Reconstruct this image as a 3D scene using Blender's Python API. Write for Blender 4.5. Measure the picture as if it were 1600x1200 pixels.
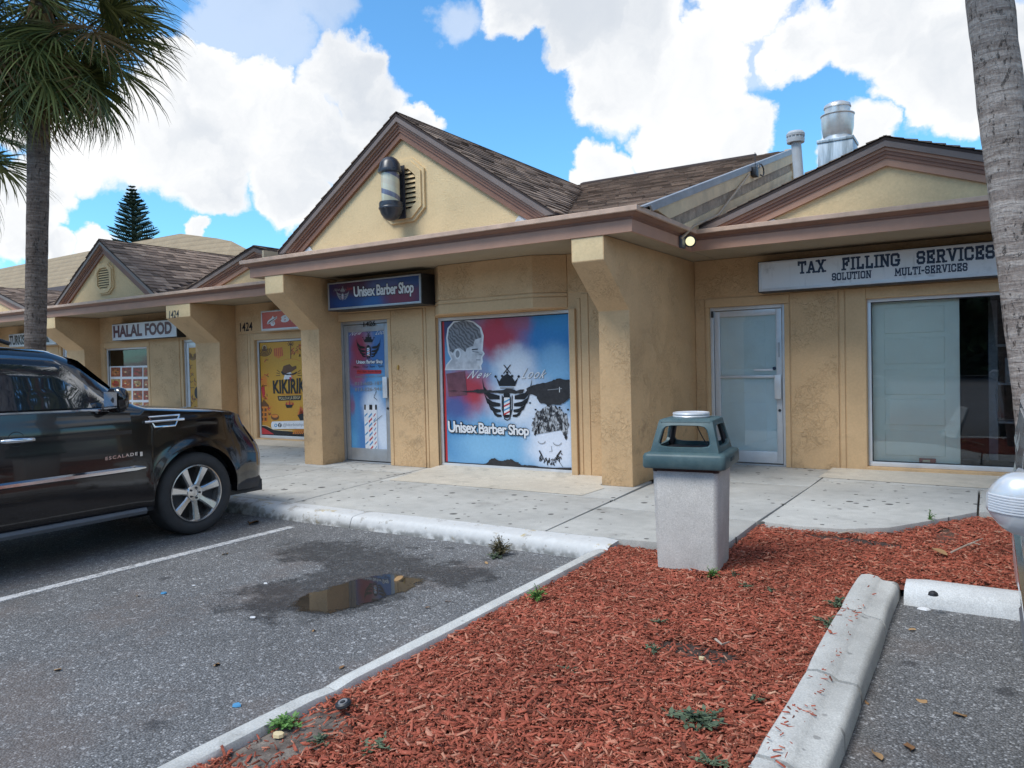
import bpy, bmesh, math, random
import numpy as np
from mathutils import Vector, Matrix

random.seed(7); rng = np.random.default_rng(7)
for o in list(bpy.data.objects): bpy.data.objects.remove(o)
SC = bpy.context.scene
COL = SC.collection
RAD = math.radians
PI = math.pi

# ------------------------------------------------------------------ camera
CAM = (8.6297, -8.6541, 1.4784); YAW, PITCH, ROLL, FPX = .5631, -.0266, -.0243, 1182.56
def cam_axes():
    cy, sy, cp, sp = math.cos(YAW), math.sin(YAW), math.cos(PITCH), math.sin(PITCH)
    f = Vector((-sy*cp, cy*cp, sp)); r = Vector((cy, sy, 0)); u = r.cross(f)
    cr, sr = math.cos(ROLL), math.sin(ROLL)
    return r*cr+u*sr, u*cr-r*sr, f
AX = cam_axes()
def direction(px, py):
    r, u, f = AX
    return (f + r*((px-800)/FPX) - u*((py-600)/FPX)).normalized()
def U(px, py, ax, v):
    """the point of the plane x|y|z = v that was measured at a given photograph position"""
    d = direction(px, py); i = 'xyz'.index(ax); o = Vector(CAM)
    return o + d*((v-o[i])/d[i])
cd = bpy.data.cameras.new('camera'); cam = bpy.data.objects.new('camera', cd); COL.objects.link(cam)
r_, u_, f_ = AX
cam.matrix_world = Matrix(((r_.x, u_.x, -f_.x, CAM[0]), (r_.y, u_.y, -f_.y, CAM[1]), (r_.z, u_.z, -f_.z, CAM[2]), (0, 0, 0, 1)))
cd.sensor_fit = 'HORIZONTAL'; cd.sensor_width = 36; cd.lens = FPX/1600*36
cd.clip_start = .05; cd.clip_end = 1500
SC.camera = cam

# ------------------------------------------------------------------ light
SUN_EL, SUN_AZ = RAD(56), RAD(205)      # azimuth clockwise from +y
sv = Vector((math.sin(SUN_AZ)*math.cos(SUN_EL), math.cos(SUN_AZ)*math.cos(SUN_EL), math.sin(SUN_EL)))
sd = bpy.data.lights.new('sun', 'SUN'); sd.energy = 1.5; sd.angle = RAD(24); sd.color = (1, .965, .91)
sun = bpy.data.objects.new('sun', sd); COL.objects.link(sun)
sun.rotation_euler = (-sv).to_track_quat('-Z', 'Y').to_euler(); sun.location = (0, -20, 30)
SC.view_settings.view_transform = 'Standard'; SC.view_settings.look = 'None'
SC.view_settings.exposure = 1.0; SC.view_settings.gamma = 1; SC.view_settings.use_curve_mapping = False

def nd(nt, typ, ins=None, **props):
    n = nt.nodes.new(typ)
    for k, v in props.items(): setattr(n, k, v)
    for k, v in (ins or {}).items():
        s = n.inputs[k]
        if hasattr(v, 'is_output'): nt.links.new(v, s)
        elif isinstance(v, (tuple, list)) and len(v) == 3 and s.type == 'RGBA': s.default_value = (*v, 1)
        else: s.default_value = v
    return n
def mth(nt, op, a, b=0., c=None, clamp=False):
    n = nt.nodes.new('ShaderNodeMath'); n.operation = op; n.use_clamp = clamp
    for i, v in enumerate((a, b) if c is None else (a, b, c)):
        if hasattr(v, 'is_output'): nt.links.new(v, n.inputs[i])
        else: n.inputs[i].default_value = v
    return n.outputs[0]
def vth(nt, op, a, b=(0, 0, 0), scale=None):
    n = nt.nodes.new('ShaderNodeVectorMath'); n.operation = op
    for i, v in enumerate((a, b)):
        if hasattr(v, 'is_output'): nt.links.new(v, n.inputs[i])
        else: n.inputs[i].default_value = v
    if scale is not None:
        if hasattr(scale, 'is_output'): nt.links.new(scale, n.inputs['Scale'])
        else: n.inputs['Scale'].default_value = scale
    return n.outputs['Value'] if op in ('DOT_PRODUCT', 'LENGTH', 'DISTANCE') else n.outputs[0]
def mr(nt, v, a, b, c=0., d=1., interp='SMOOTHSTEP'):
    n = nt.nodes.new('ShaderNodeMapRange'); n.interpolation_type = interp
    for i, q in enumerate((v, a, b, c, d)):
        if hasattr(q, 'is_output'): nt.links.new(q, n.inputs[i])
        else: n.inputs[i].default_value = q
    return n.outputs[0]
def mix(nt, f, a, b, blend='MIX'):
    n = nt.nodes.new('ShaderNodeMix'); n.data_type = 'RGBA'; n.blend_type = blend
    for i, v in ((0, f), (6, a), (7, b)):
        if hasattr(v, 'is_output'): nt.links.new(v, n.inputs[i])
        elif i: n.inputs[i].default_value = (*v, 1)
        else: n.inputs[i].default_value = v
    return n.outputs[2]
def noise(nt, vec, scale, detail=4., rough=.55, dist=0.):
    return nd(nt, 'ShaderNodeTexNoise', {'Vector': vec, 'Scale': scale, 'Detail': detail, 'Roughness': rough, 'Distortion': dist})

def make_world():
    w = bpy.data.worlds.new('World'); SC.world = w; w.use_nodes = True; nt = w.node_tree; nt.nodes.clear()
    sky = nd(nt, 'ShaderNodeTexSky', sky_type='NISHITA', sun_disc=False, sun_elevation=SUN_EL, sun_rotation=SUN_AZ,
             air_density=1.0, dust_density=.6, ozone_density=2.5)
    tc = nd(nt, 'ShaderNodeTexCoord').outputs['Generated']
    sep = nd(nt, 'ShaderNodeSeparateXYZ', {0: tc})
    n1 = noise(nt, tc, 4.2, 8, .58)
    warp = vth(nt, 'SCALE', vth(nt, 'SUBTRACT', n1.outputs['Color'], (.5, .5, .5)), scale=.12)
    n1b = noise(nt, tc, 16., 5, .6)
    warp = vth(nt, 'ADD', warp, vth(nt, 'SCALE', vth(nt, 'SUBTRACT', n1b.outputs['Color'], (.5, .5, .5)), scale=.07))
    dw = vth(nt, 'NORMALIZE', vth(nt, 'ADD', tc, warp))
    blobs = [(540, 120, 85), (600, 190, 90), (510, 225, 110), (400, 190, 120), (300, 230, 125), (205, 225, 100), (110, 215, 90),
             (450, 285, 85), (330, 120, 75), (230, 130, 70), (30, 300, 75), (20, 370, 70), (95, 395, 42), (150, 380, 40), (660, 210, 60), (330, 290, 75), (270, 85, 60),
             (960, 120, 95), (1080, 140, 120), (1120, 90, 90), (1165, 195, 70), (1010, 45, 90), (900, 0, 105), (1040, 215, 80), (950, 262, 70),
             (1100, 260, 60), (1270, 80, 80), (1370, 70, 90), (1460, 135, 105), (1540, 60, 110), (1400, 10, 90), (1340, 222, 55), (1430, 190, 45), (800, -40, 100), (1540, 170, 70), (1600, 150, 100),
             (1190, -20, 90), (310, 372, 32), (900, 295, 40), (1600, 300, 80), (-40, 150, 80)]
    thin = [(395, 20, 95), (500, 10, 70), (330, 30, 60), (440, 80, 60), (700, 20, 50), (1220, 60, 90)]
    def field(bl, soft):
        acc = None
        for (x, y, r) in bl:
            d = direction(x, y); a = math.atan(r/FPX)
            dt = vth(nt, 'DOT_PRODUCT', dw, tuple(d))
            v = mr(nt, dt, math.cos(a*1.0), math.cos(a*.15))
            acc = v if acc is None else mth(nt, 'MAXIMUM', acc, v)
        return acc
    f1 = field(blobs, .18); f2 = field(thin, .2)
    # elsewhere the same sort of broken cumulus
    az = nd(nt, 'ShaderNodeCombineXYZ', {0: mth(nt, 'DIVIDE', sep.outputs[0], mth(nt, 'ADD', mth(nt, 'ABSOLUTE', sep.outputs[2]), .35)),
                                       1: mth(nt, 'DIVIDE', sep.outputs[1], mth(nt, 'ADD', mth(nt, 'ABSOLUTE', sep.outputs[2]), .35)), 2: 0.}).outputs[0]
    ng = noise(nt, az, 1.5, 8, .58)
    gen = mr(nt, ng.outputs[0], .42, .62)
    inview = mr(nt, vth(nt, 'DOT_PRODUCT', tc, tuple(AX[2])), math.cos(RAD(50)), math.cos(RAD(40)))
    dens = mth(nt, 'ADD', mth(nt, 'MULTIPLY', f1, inview), mth(nt, 'MULTIPLY', gen, mth(nt, 'SUBTRACT', 1., inview)))
    det = noise(nt, dw, 13., 9, .62)
    dd = mth(nt, 'ADD', dens, mth(nt, 'MULTIPLY', mth(nt, 'SUBTRACT', det.outputs[0], .5), .95))
    dd = mth(nt, 'ADD', dd, mth(nt, 'MULTIPLY', mth(nt, 'SUBTRACT', noise(nt, vth(nt, 'ADD', dw, (3.1, 1.7, .4)), 6.5, 7, .6).outputs[0], .53), 1.25))
    alpha = mr(nt, dd, .27, .66)
    alpha = mth(nt, 'MAXIMUM', alpha, mth(nt, 'MULTIPLY', mr(nt, mth(nt, 'ADD', f2, mth(nt, 'MULTIPLY', mth(nt, 'SUBTRACT', det.outputs[0], .5), 1.1)), .25, .95), .5))
    # lit tops, greyer thick bellies
    ns = noise(nt, vth(nt, 'ADD', dw, (.02, .03, .06)), 5., 6, .55)
    sh = mth(nt, 'ADD', mth(nt, 'MULTIPLY', ns.outputs[0], 1.1), mth(nt, 'MULTIPLY', mr(nt, dd, .5, 1.1), .16))
    ccol = mix(nt, mr(nt, sh, .52, .92), (5.15, 5.2, 5.25), (3.55, 3.8, 4.15))
    blue = mix(nt, 1., sky.outputs[0], (.60, 1.06, 1.26), 'MULTIPLY')
    up = mr(nt, sep.outputs[2], -.02, .02)
    c = mix(nt, alpha, blue, ccol)
    c = mix(nt, up, (.9, .93, .97), c)
    bg = nd(nt, 'ShaderNodeBackground', {'Color': c, 'Strength': .1})
    out = nd(nt, 'ShaderNodeOutputWorld', {0: bg.outputs[0]})
make_world()

# ------------------------------------------------------------------ materials
def newmat(name):
    m = bpy.data.materials.new(name); m.use_nodes = True; nt = m.node_tree
    b = nt.nodes['Principled BSDF']; return m, nt, b
def setb(nt, b, **k):
    names = dict(col='Base Color', rough='Roughness', metal='Metallic', spec='Specular IOR Level', coat='Coat Weight', coatr='Coat Roughness', normal='Normal',
                 trans='Transmission Weight', ior='IOR', alpha='Alpha', emit='Emission Color', estr='Emission Strength', sss='Subsurface Weight')
    for q, v in k.items():
        s = b.inputs[names[q]]
        if hasattr(v, 'is_output'): nt.links.new(v, s)
        elif isinstance(v, tuple) and s.type == 'RGBA': s.default_value = (*v, 1)
        else: s.default_value = v
def bump(nt, h, strength, dist=.01, normal=None):
    i = {'Height': h, 'Strength': strength, 'Distance': dist}
    if normal is not None: i['Normal'] = normal
    return nd(nt, 'ShaderNodeBump', i).outputs[0]
def objc(nt): return nd(nt, 'ShaderNodeTexCoord').outputs['Object']
def plain(name, col, rough=.5, metal=0., var=.12, scale=6., bmp=0., bscale=60., **k):
    """painted or moulded surface with blotches and a little relief"""
    m, nt, b = newmat(name); c = objc(nt)
    n = noise(nt, c, scale, 6, .65)
    f = mr(nt, n.outputs[0], .3, .7, 1-var, 1+var, 'LINEAR')
    cc = vth(nt, 'SCALE', col, scale=f)
    setb(nt, b, col=cc, rough=mr(nt, n.outputs[0], .25, .75, max(.02, rough-.06), min(1, rough+.06), 'LINEAR'), metal=metal, **k)
    if bmp: setb(nt, b, normal=bump(nt, noise(nt, c, bscale, 4).outputs[0], bmp, .005))
    return m

def stucco(name, col, rough_relief=1., stain=0.):
    m, nt, b = newmat(name); c = objc(nt)
    big = noise(nt, c, 1.3, 5, .6); fine = noise(nt, c, 38, 5, .6)
    wormv = noise(nt, c, 6.5, 3, .5, 1.2); worm2 = noise(nt, vth(nt, 'ADD', c, (7.3, 2.1, 4.4)), 11., 3, .5, 1.6)
    w1 = mr(nt, mth(nt, 'ABSOLUTE', mth(nt, 'SUBTRACT', wormv.outputs[0], .5)), .0, .022, 1, 0)
    w2 = mr(nt, mth(nt, 'ABSOLUTE', mth(nt, 'SUBTRACT', worm2.outputs[0], .52)), .0, .03, 1, 0)
    patch = mr(nt, noise(nt, c, 2.2, 2).outputs[0], .42, .6)
    h = mth(nt, 'ADD', mth(nt, 'MULTIPLY', mth(nt, 'ADD', w1, w2), mth(nt, 'MULTIPLY', patch, .9*rough_relief)), mth(nt, 'MULTIPLY', fine.outputs[0], .55))
    f = mr(nt, big.outputs[0], .3, .7, .9, 1.08, 'LINEAR')
    f = mth(nt, 'MULTIPLY', f, mth(nt, 'SUBTRACT', 1., mth(nt, 'MULTIPLY', mth(nt, 'MULTIPLY', mth(nt, 'ADD', w1, w2), patch), (.008*rough_relief))))
    f = mth(nt, 'MULTIPLY', f, mr(nt, fine.outputs[0], .3, .7, .93, 1.06, 'LINEAR'))
    cc = vth(nt, 'SCALE', col, scale=f)
    if stain:
        z = nd(nt, 'ShaderNodeSeparateXYZ', {0: c}).outputs[2]
        band = mth(nt, 'MULTIPLY', mr(nt, z, .12, .5), mr(nt, z, .98, .7))
        sm = mth(nt, 'MULTIPLY', band, mr(nt, noise(nt, vth(nt, 'ADD', c, (3, 0, 1)), 2.6, 7, .68).outputs[0], .52, .66))
        cc = mix(nt, mth(nt, 'MULTIPLY', sm, stain), cc, (.16, .115, .075))
        low = mth(nt, 'MULTIPLY', mr(nt, z, .14, .0), mr(nt, noise(nt, c, 5, 5).outputs[0], .4, .7))
        cc = mix(nt, mth(nt, 'MULTIPLY', low, .35), cc, (.17, .13, .09))
    setb(nt, b, col=cc, rough=.85, spec=.25, normal=bump(nt, h, min(1., .6*rough_relief), .012))
    return m
OCHRE = stucco('ochre stucco', (.60, .395, .215), 1.0, .35)
PALE = stucco('pale stucco', (.72, .55, .32), .6)
SMOOTH = stucco('smooth ochre stucco', (.60, .405, .225), .3, .15)
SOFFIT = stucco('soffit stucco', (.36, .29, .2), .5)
BROWN = plain('brown paint', (.235, .115, .074), .55, var=.16, scale=3.5, bmp=.15, bscale=30)
ROSE = plain('faded brown paint', (.42, .235, .16), .6, var=.12, scale=2.5, bmp=.15, bscale=30)
DRIP = plain('weathered drip edge', (.56, .39, .29), .55, var=.2, scale=5)
EDGE = plain('grey brown edge metal', (.20, .15, .13), .45, var=.12, scale=5)
FLASH = plain('grey flashing', (.33, .335, .35), .5, metal=.3, var=.2, scale=4)
LEAD = plain('white sealed flashing', (.62, .63, .64), .5, var=.25, scale=9)
BOARD = plain('tan boards', (.68, .53, .34), .7, var=.2, scale=2.4, bmp=.2, bscale=22)
BAND = plain('dirty stucco band', (.36, .29, .225), .9, var=.4, scale=9, bmp=.8, bscale=35)

def shingle_mat():
    m, nt, b = newmat('asphalt shingle'); c = objc(nt)
    r1 = nd(nt, 'ShaderNodeObjectInfo').outputs['Random']; r2 = nd(nt, 'ShaderNodeNewGeometry').outputs['Random Per Island']
    r = mth(nt, 'FRACT', mth(nt, 'ADD', mth(nt, 'MULTIPLY', r1, 7.31), r2))
    ramp = nd(nt, 'ShaderNodeValToRGB', {0: r}); e = ramp.color_ramp.elements
    e[0].color = (.10, .072, .056, 1); e[1].color = (.32, .235, .18, 1); e[1].position = 1.
    k = e.new(.5); k.color = (.20, .142, .11, 1)
    g = noise(nt, c, 160, 3); n2 = noise(nt, c, 1.1, 4)
    f = mth(nt, 'MULTIPLY', mr(nt, g.outputs[0], .25, .75, .72, 1.3, 'LINEAR'), mr(nt, n2.outputs[0], .3, .7, .85, 1.15, 'LINEAR'))
    setb(nt, b, col=vth(nt, 'SCALE', ramp.outputs[0], scale=f), rough=.9, spec=.2, normal=bump(nt, g.outputs[0], .5, .004))
    return m
SHINGLE = shingle_mat()
DECK = plain('roof felt', (.045, .03, .027), .9)

def asphalt_mat():
    m, nt, b = newmat('worn asphalt'); c = objc(nt)
    v = nd(nt, 'ShaderNodeTexVoronoi', {'Vector': c, 'Scale': 105.}); v2 = nd(nt, 'ShaderNodeTexVoronoi', {'Vector': c, 'Scale': 48.})
    stone = nd(nt, 'ShaderNodeSeparateColor', {0: v.outputs['Color']}).outputs[0]
    stone2 = nd(nt, 'ShaderNodeSeparateColor', {0: v2.outputs['Color']}).outputs[1]
    big = noise(nt, c, .55, 6, .6); mid = noise(nt, c, 3., 6, .65); fine = noise(nt, c, 120., 3)
    f = mr(nt, big.outputs[0], .3, .7, .84, 1.14, 'LINEAR')
    f = mth(nt, 'MULTIPLY', f, mr(nt, mid.outputs[0], .3, .7, .87, 1.1, 'LINEAR'))
    st = mth(nt, 'ADD', mr(nt, stone, 0, 1, .62, 1.25, 'LINEAR'), mth(nt, 'MULTIPLY', mth(nt, 'GREATER_THAN', stone, .93), .75))
    st = mth(nt, 'ADD', st, mth(nt, 'MULTIPLY', mth(nt, 'GREATER_THAN', stone2, .965), .9))
    crev = mr(nt, v.outputs['Distance'], .35, .62, 1, .5, 'LINEAR')
    f = mth(nt, 'MULTIPLY', mth(nt, 'MULTIPLY', f, st), crev)
    cc = vth(nt, 'SCALE', (.208, .208, .211), scale=f)
    # brownish drifts of grit
    cc = mix(nt, mth(nt, 'MULTIPLY', mr(nt, noise(nt, vth(nt, 'ADD', c, (9, 4, 0)), .8, 6, .65).outputs[0], .5, .68), .4), cc, (.15, .11, .09))
    # oil drips
    vs = nd(nt, 'ShaderNodeTexVoronoi', {'Vector': vth(nt, 'ADD', c, vth(nt, 'SCALE', mid.outputs['Color'], scale=.25)), 'Scale': 2.1})
    drop = mth(nt, 'MULTIPLY', mr(nt, vs.outputs['Distance'], .06, .14, 1, 0), mth(nt, 'GREATER_THAN', nd(nt, 'ShaderNodeSeparateColor', {0: vs.outputs['Color']}).outputs[0], .45))
    cc = mix(nt, mth(nt, 'MULTIPLY', drop, .65), cc, (.04, .04, .043))
    # the damp patch round the puddle
    wob = vth(nt, 'SCALE', vth(nt, 'SUBTRACT', noise(nt, c, 3.6, 9, .74).outputs['Color'], (.5, .5, .5)), scale=1.5)
    p = vth(nt, 'ADD', c, wob)
    def ell(cx, cy, rx, ry):
        q = vth(nt, 'MULTIPLY', vth(nt, 'SUBTRACT', p, (cx, cy, 0)), (1/rx, 1/ry, 0))
        return mr(nt, vth(nt, 'LENGTH', q), .75, 1.12, 1, 0)
    wet = mth(nt, 'MAXIMUM', ell(4.0, -3.95, .85, .42), mth(nt, 'MAXIMUM', ell(4.6, -4.72, .62, .78), ell(4.95, -4.05, .6, .3)))
    wet = mth(nt, 'MULTIPLY', wet, mr(nt, noise(nt, c, 9, 5, .7).outputs[0], .3, .55, .55, 1))
    cc = mix(nt, mth(nt, 'MULTIPLY', wet, .92), cc, vth(nt, 'SCALE', cc, scale=.3))
    # darkened patch under the parked car
    darker = mth(nt, 'MULTIPLY', ell(1.1, -5.4, .9, 1.8), .55)
    cc = mix(nt, darker, cc, vth(nt, 'SCALE', cc, scale=.4))
    h = mth(nt, 'ADD', mth(nt, 'MULTIPLY', v.outputs['Distance'], -1.), mth(nt, 'MULTIPLY', fine.outputs[0], .3))
    setb(nt, b, col=cc, rough=mth(nt, 'SUBTRACT', .88, mth(nt, 'MULTIPLY', wet, .42)), spec=.35, normal=bump(nt, h, .6, .008))
    return m
ASPHALT = asphalt_mat()

def concrete_mat(name, col, gum=1., var=.14, moss=.0):
    m, nt, b = newmat(name); c = nd(nt, 'ShaderNodeNewGeometry').outputs['Position']
    big = noise(nt, c, .9, 7, .62); mid = noise(nt, c, 7., 6, .65); fine = noise(nt, c, 130, 3)
    ri = nd(nt, 'ShaderNodeObjectInfo').outputs['Random']
    f = mth(nt, 'MULTIPLY', mr(nt, big.outputs[0], .3, .7, 1-var*1.3, 1+var, 'LINEAR'), mr(nt, mid.outputs[0], .3, .7, .9, 1.08, 'LINEAR'))
    f = mth(nt, 'MULTIPLY', f, mr(nt, fine.outputs[0], .3, .7, .8, 1.16, 'LINEAR'))
    f = mth(nt, 'MULTIPLY', f, mr(nt, ri, 0, 1, .94, 1.05, 'LINEAR'))
    cc = vth(nt, 'SCALE', col, scale=f)
    dirt = mr(nt, noise(nt, vth(nt, 'ADD', c, (2.7, 8.1, 0)), 1.7, 8, .7).outputs[0], .54, .72)
    cc = mix(nt, mth(nt, 'MULTIPLY', dirt, .42), cc, (.135, .125, .11))
    if gum:
        for sc, off, thr, rad in ((5.5, (0, 0, 0), .45, .24), (9.5, (3.3, 1.7, 0), .5, .28), (3.2, (6.1, 2.9, 0), .42, .17)):
            cv = vth(nt, 'MULTIPLY', vth(nt, 'ADD', c, off), (1, 1, 0))
            cv = vth(nt, 'ADD', cv, vth(nt, 'SCALE', mid.outputs['Color'], scale=.03))
            v = nd(nt, 'ShaderNodeTexVoronoi', {'Vector': cv, 'Scale': sc, 'Randomness': 1.})
            rr = nd(nt, 'ShaderNodeSeparateColor', {0: v.outputs['Color']}).outputs
            on = mth(nt, 'MULTIPLY', mth(nt, 'GREATER_THAN', rr[0], thr), mr(nt, v.outputs['Distance'], mth(nt, 'MULTIPLY', rr[1], rad*.75), mth(nt, 'ADD', mth(nt, 'MULTIPLY', rr[1], rad*.9), .03), 1, 0))
            cc = mix(nt, mth(nt, 'MULTIPLY', on, .9*gum), cc, (.055, .052, .048))
    h = mth(nt, 'ADD', mth(nt, 'MULTIPLY', fine.outputs[0], .5), mid.outputs[0])
    setb(nt, b, col=cc, rough=.88, spec=.3, normal=bump(nt, h, .35, .006))
    return m
CONC = concrete_mat('sidewalk concrete', (.46, .45, .42), 1.)
CONC_PALE = concrete_mat('pale concrete', (.55, .50, .42), .25, .08)
KERBC = concrete_mat('kerb concrete', (.50, .495, .47), .5, .2)
BINC = concrete_mat('bin concrete', (.53, .51, .475), .1, .11)

KERBE = concrete_mat('pale kerb concrete', (.58, .59, .59), .12, .12)
def painted_kerb():
    m, nt, b = newmat('chipped white kerb paint'); c = nd(nt, 'ShaderNodeNewGeometry').outputs['Position']
    n = noise(nt, c, 7., 8, .7); n2 = noise(nt, c, 90, 3); x = nd(nt, 'ShaderNodeSeparateXYZ', {0: c}).outputs
    chip = mr(nt, n.outputs[0], mr(nt, x[0], 1.4, 3.6, .5, .585, 'LINEAR'), mr(nt, x[0], 1.4, 3.6, .53, .62, 'LINEAR'))
    under = mix(nt, mr(nt, noise(nt, c, 3, 3).outputs[0], .5, .6), (.36, .34, .31), (.46, .36, .17))
    w = vth(nt, 'SCALE', (.60, .60, .59), scale=mr(nt, noise(nt, c, 14, 6, .7).outputs[0], .3, .7, .88, 1.05, 'LINEAR'))
    cc = mix(nt, mth(nt, 'MULTIPLY', chip, .85), w, under)
    low = mth(nt, 'MULTIPLY', mr(nt, x[2], -.05, -.12), mr(nt, noise(nt, c, 12, 5).outputs[0], .35, .6))
    cc = mix(nt, mth(nt, 'MULTIPLY', low, .75), cc, (.1, .1, .09))
    setb(nt, b, col=cc, rough=.7, normal=bump(nt, mth(nt, 'ADD', mth(nt, 'MULTIPLY', chip, -1.), mth(nt, 'MULTIPLY', n2.outputs[0], .3)), .25, .004))
    return m
KERBW = painted_kerb()
def line_paint():
    m, nt, b = newmat('worn line paint'); c = nd(nt, 'ShaderNodeNewGeometry').outputs['Position']
    v = nd(nt, 'ShaderNodeTexVoronoi', {'Vector': c, 'Scale': 90.})
    n = noise(nt, c, 22, 6, .7)
    wear = mr(nt, mth(nt, 'ADD', n.outputs[0], mth(nt, 'MULTIPLY', v.outputs['Distance'], .35)), .62, .8)
    setb(nt, b, col=mix(nt, mth(nt, 'MULTIPLY', wear, .8), (.6, .6, .6), (.16, .16, .16)), rough=.8, normal=bump(nt, v.outputs['Distance'], .5, .005))
    return m
LINE = line_paint()
def soil_mat():
    m, nt, b = newmat('bed soil'); c = objc(nt)
    n = noise(nt, c, 3, 7, .7); f = noise(nt, c, 70, 4, .7)
    cc = mix(nt, mr(nt, n.outputs[0], .42, .6), (.17, .05, .03), (.11, .07, .05))
    cc = vth(nt, 'SCALE', cc, scale=mr(nt, f.outputs[0], .25, .75, .55, 1.5, 'LINEAR'))
    setb(nt, b, col=cc, rough=.95, normal=bump(nt, f.outputs[0], 1., .012)); return m
SOIL = soil_mat()
def sand_mat():
    m, nt, b = newmat('bare sandy soil'); c = objc(nt)
    f = noise(nt, c, 60, 5, .7); n = noise(nt, c, 9, 6)
    cc = vth(nt, 'SCALE', mix(nt, mr(nt, n.outputs[0], .4, .62), (.22, .185, .155), (.11, .085, .07)), scale=mr(nt, f.outputs[0], .25, .75, .6, 1.4, 'LINEAR'))
    setb(nt, b, col=cc, rough=.95, normal=bump(nt, f.outputs[0], 1., .01)); return m
SAND = sand_mat()
DARKSOIL = plain('dark damp soil', (.05, .033, .026), .95, var=.5, scale=14, bmp=.8, bscale=50)
def chip_mat():
    m, nt, b = newmat('red dyed wood chips'); c = objc(nt)
    r = nd(nt, 'ShaderNodeNewGeometry').outputs['Random Per Island']
    ramp = nd(nt, 'ShaderNodeValToRGB', {0: r}); e = ramp.color_ramp.elements
    e[0].color = (.11, .032, .02, 1); e[1].color = (.52, .30, .2, 1)
    for p, q in ((.12, (.21, .062, .036)), (.5, (.35, .086, .052)), (.82, (.42, .118, .072)), (.93, (.5, .23, .15)), (.985, (.44, .2, .14))):
        k = e.new(p); k.color = (*q, 1)
    g = noise(nt, c, 90, 3)
    big = noise(nt, c, 1.4, 4)
    f = mth(nt, 'MULTIPLY', mr(nt, g.outputs[0], .3, .7, .75, 1.2, 'LINEAR'), mr(nt, big.outputs[0], .3, .7, .8, 1.12, 'LINEAR'))
    setb(nt, b, col=vth(nt, 'SCALE', ramp.outputs[0], scale=f), rough=.8, spec=.25); return m
CHIP = chip_mat()

ALU = plain('white aluminium', (.62, .63, .64), .35, metal=.25, var=.08)
ALUD = plain('dull aluminium', (.40, .41, .42), .4, metal=.5, var=.12)
BLACKM = plain('black metal', (.02, .021, .025), .45, var=.3)
def glass_mat(name, tint=(.985, .99, .99), base=.06, haze=0.):
    m, nt, b = newmat(name); nt.nodes.remove(b)
    fr = nd(nt, 'ShaderNodeFresnel', {'IOR': 1.5})
    gl = nd(nt, 'ShaderNodeBsdfGlossy', {'Roughness': .01, 'Color': (.95, .97, 1.)}); tr = nd(nt, 'ShaderNodeBsdfTransparent', {'Color': tint})
    ms = nd(nt, 'ShaderNodeMixShader', {0: mth(nt, 'ADD', fr.outputs[0], base*.3), 1: tr.outputs[0], 2: gl.outputs[0]})
    nt.links.new(ms.outputs[0], nt.nodes['Material Output'].inputs[0]); return m
GLASS = glass_mat('shop glass')
DARKROOM = plain('dark interior', (.035, .037, .04), .9)
WHITE_BOARD = plain('white panel board', (.88, .86, .70), .5, var=.05, scale=2.)
BLUE_BOARD = plain('pale blue panel', (.74, .84, .80), .5, var=.06, scale=3.)

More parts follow.
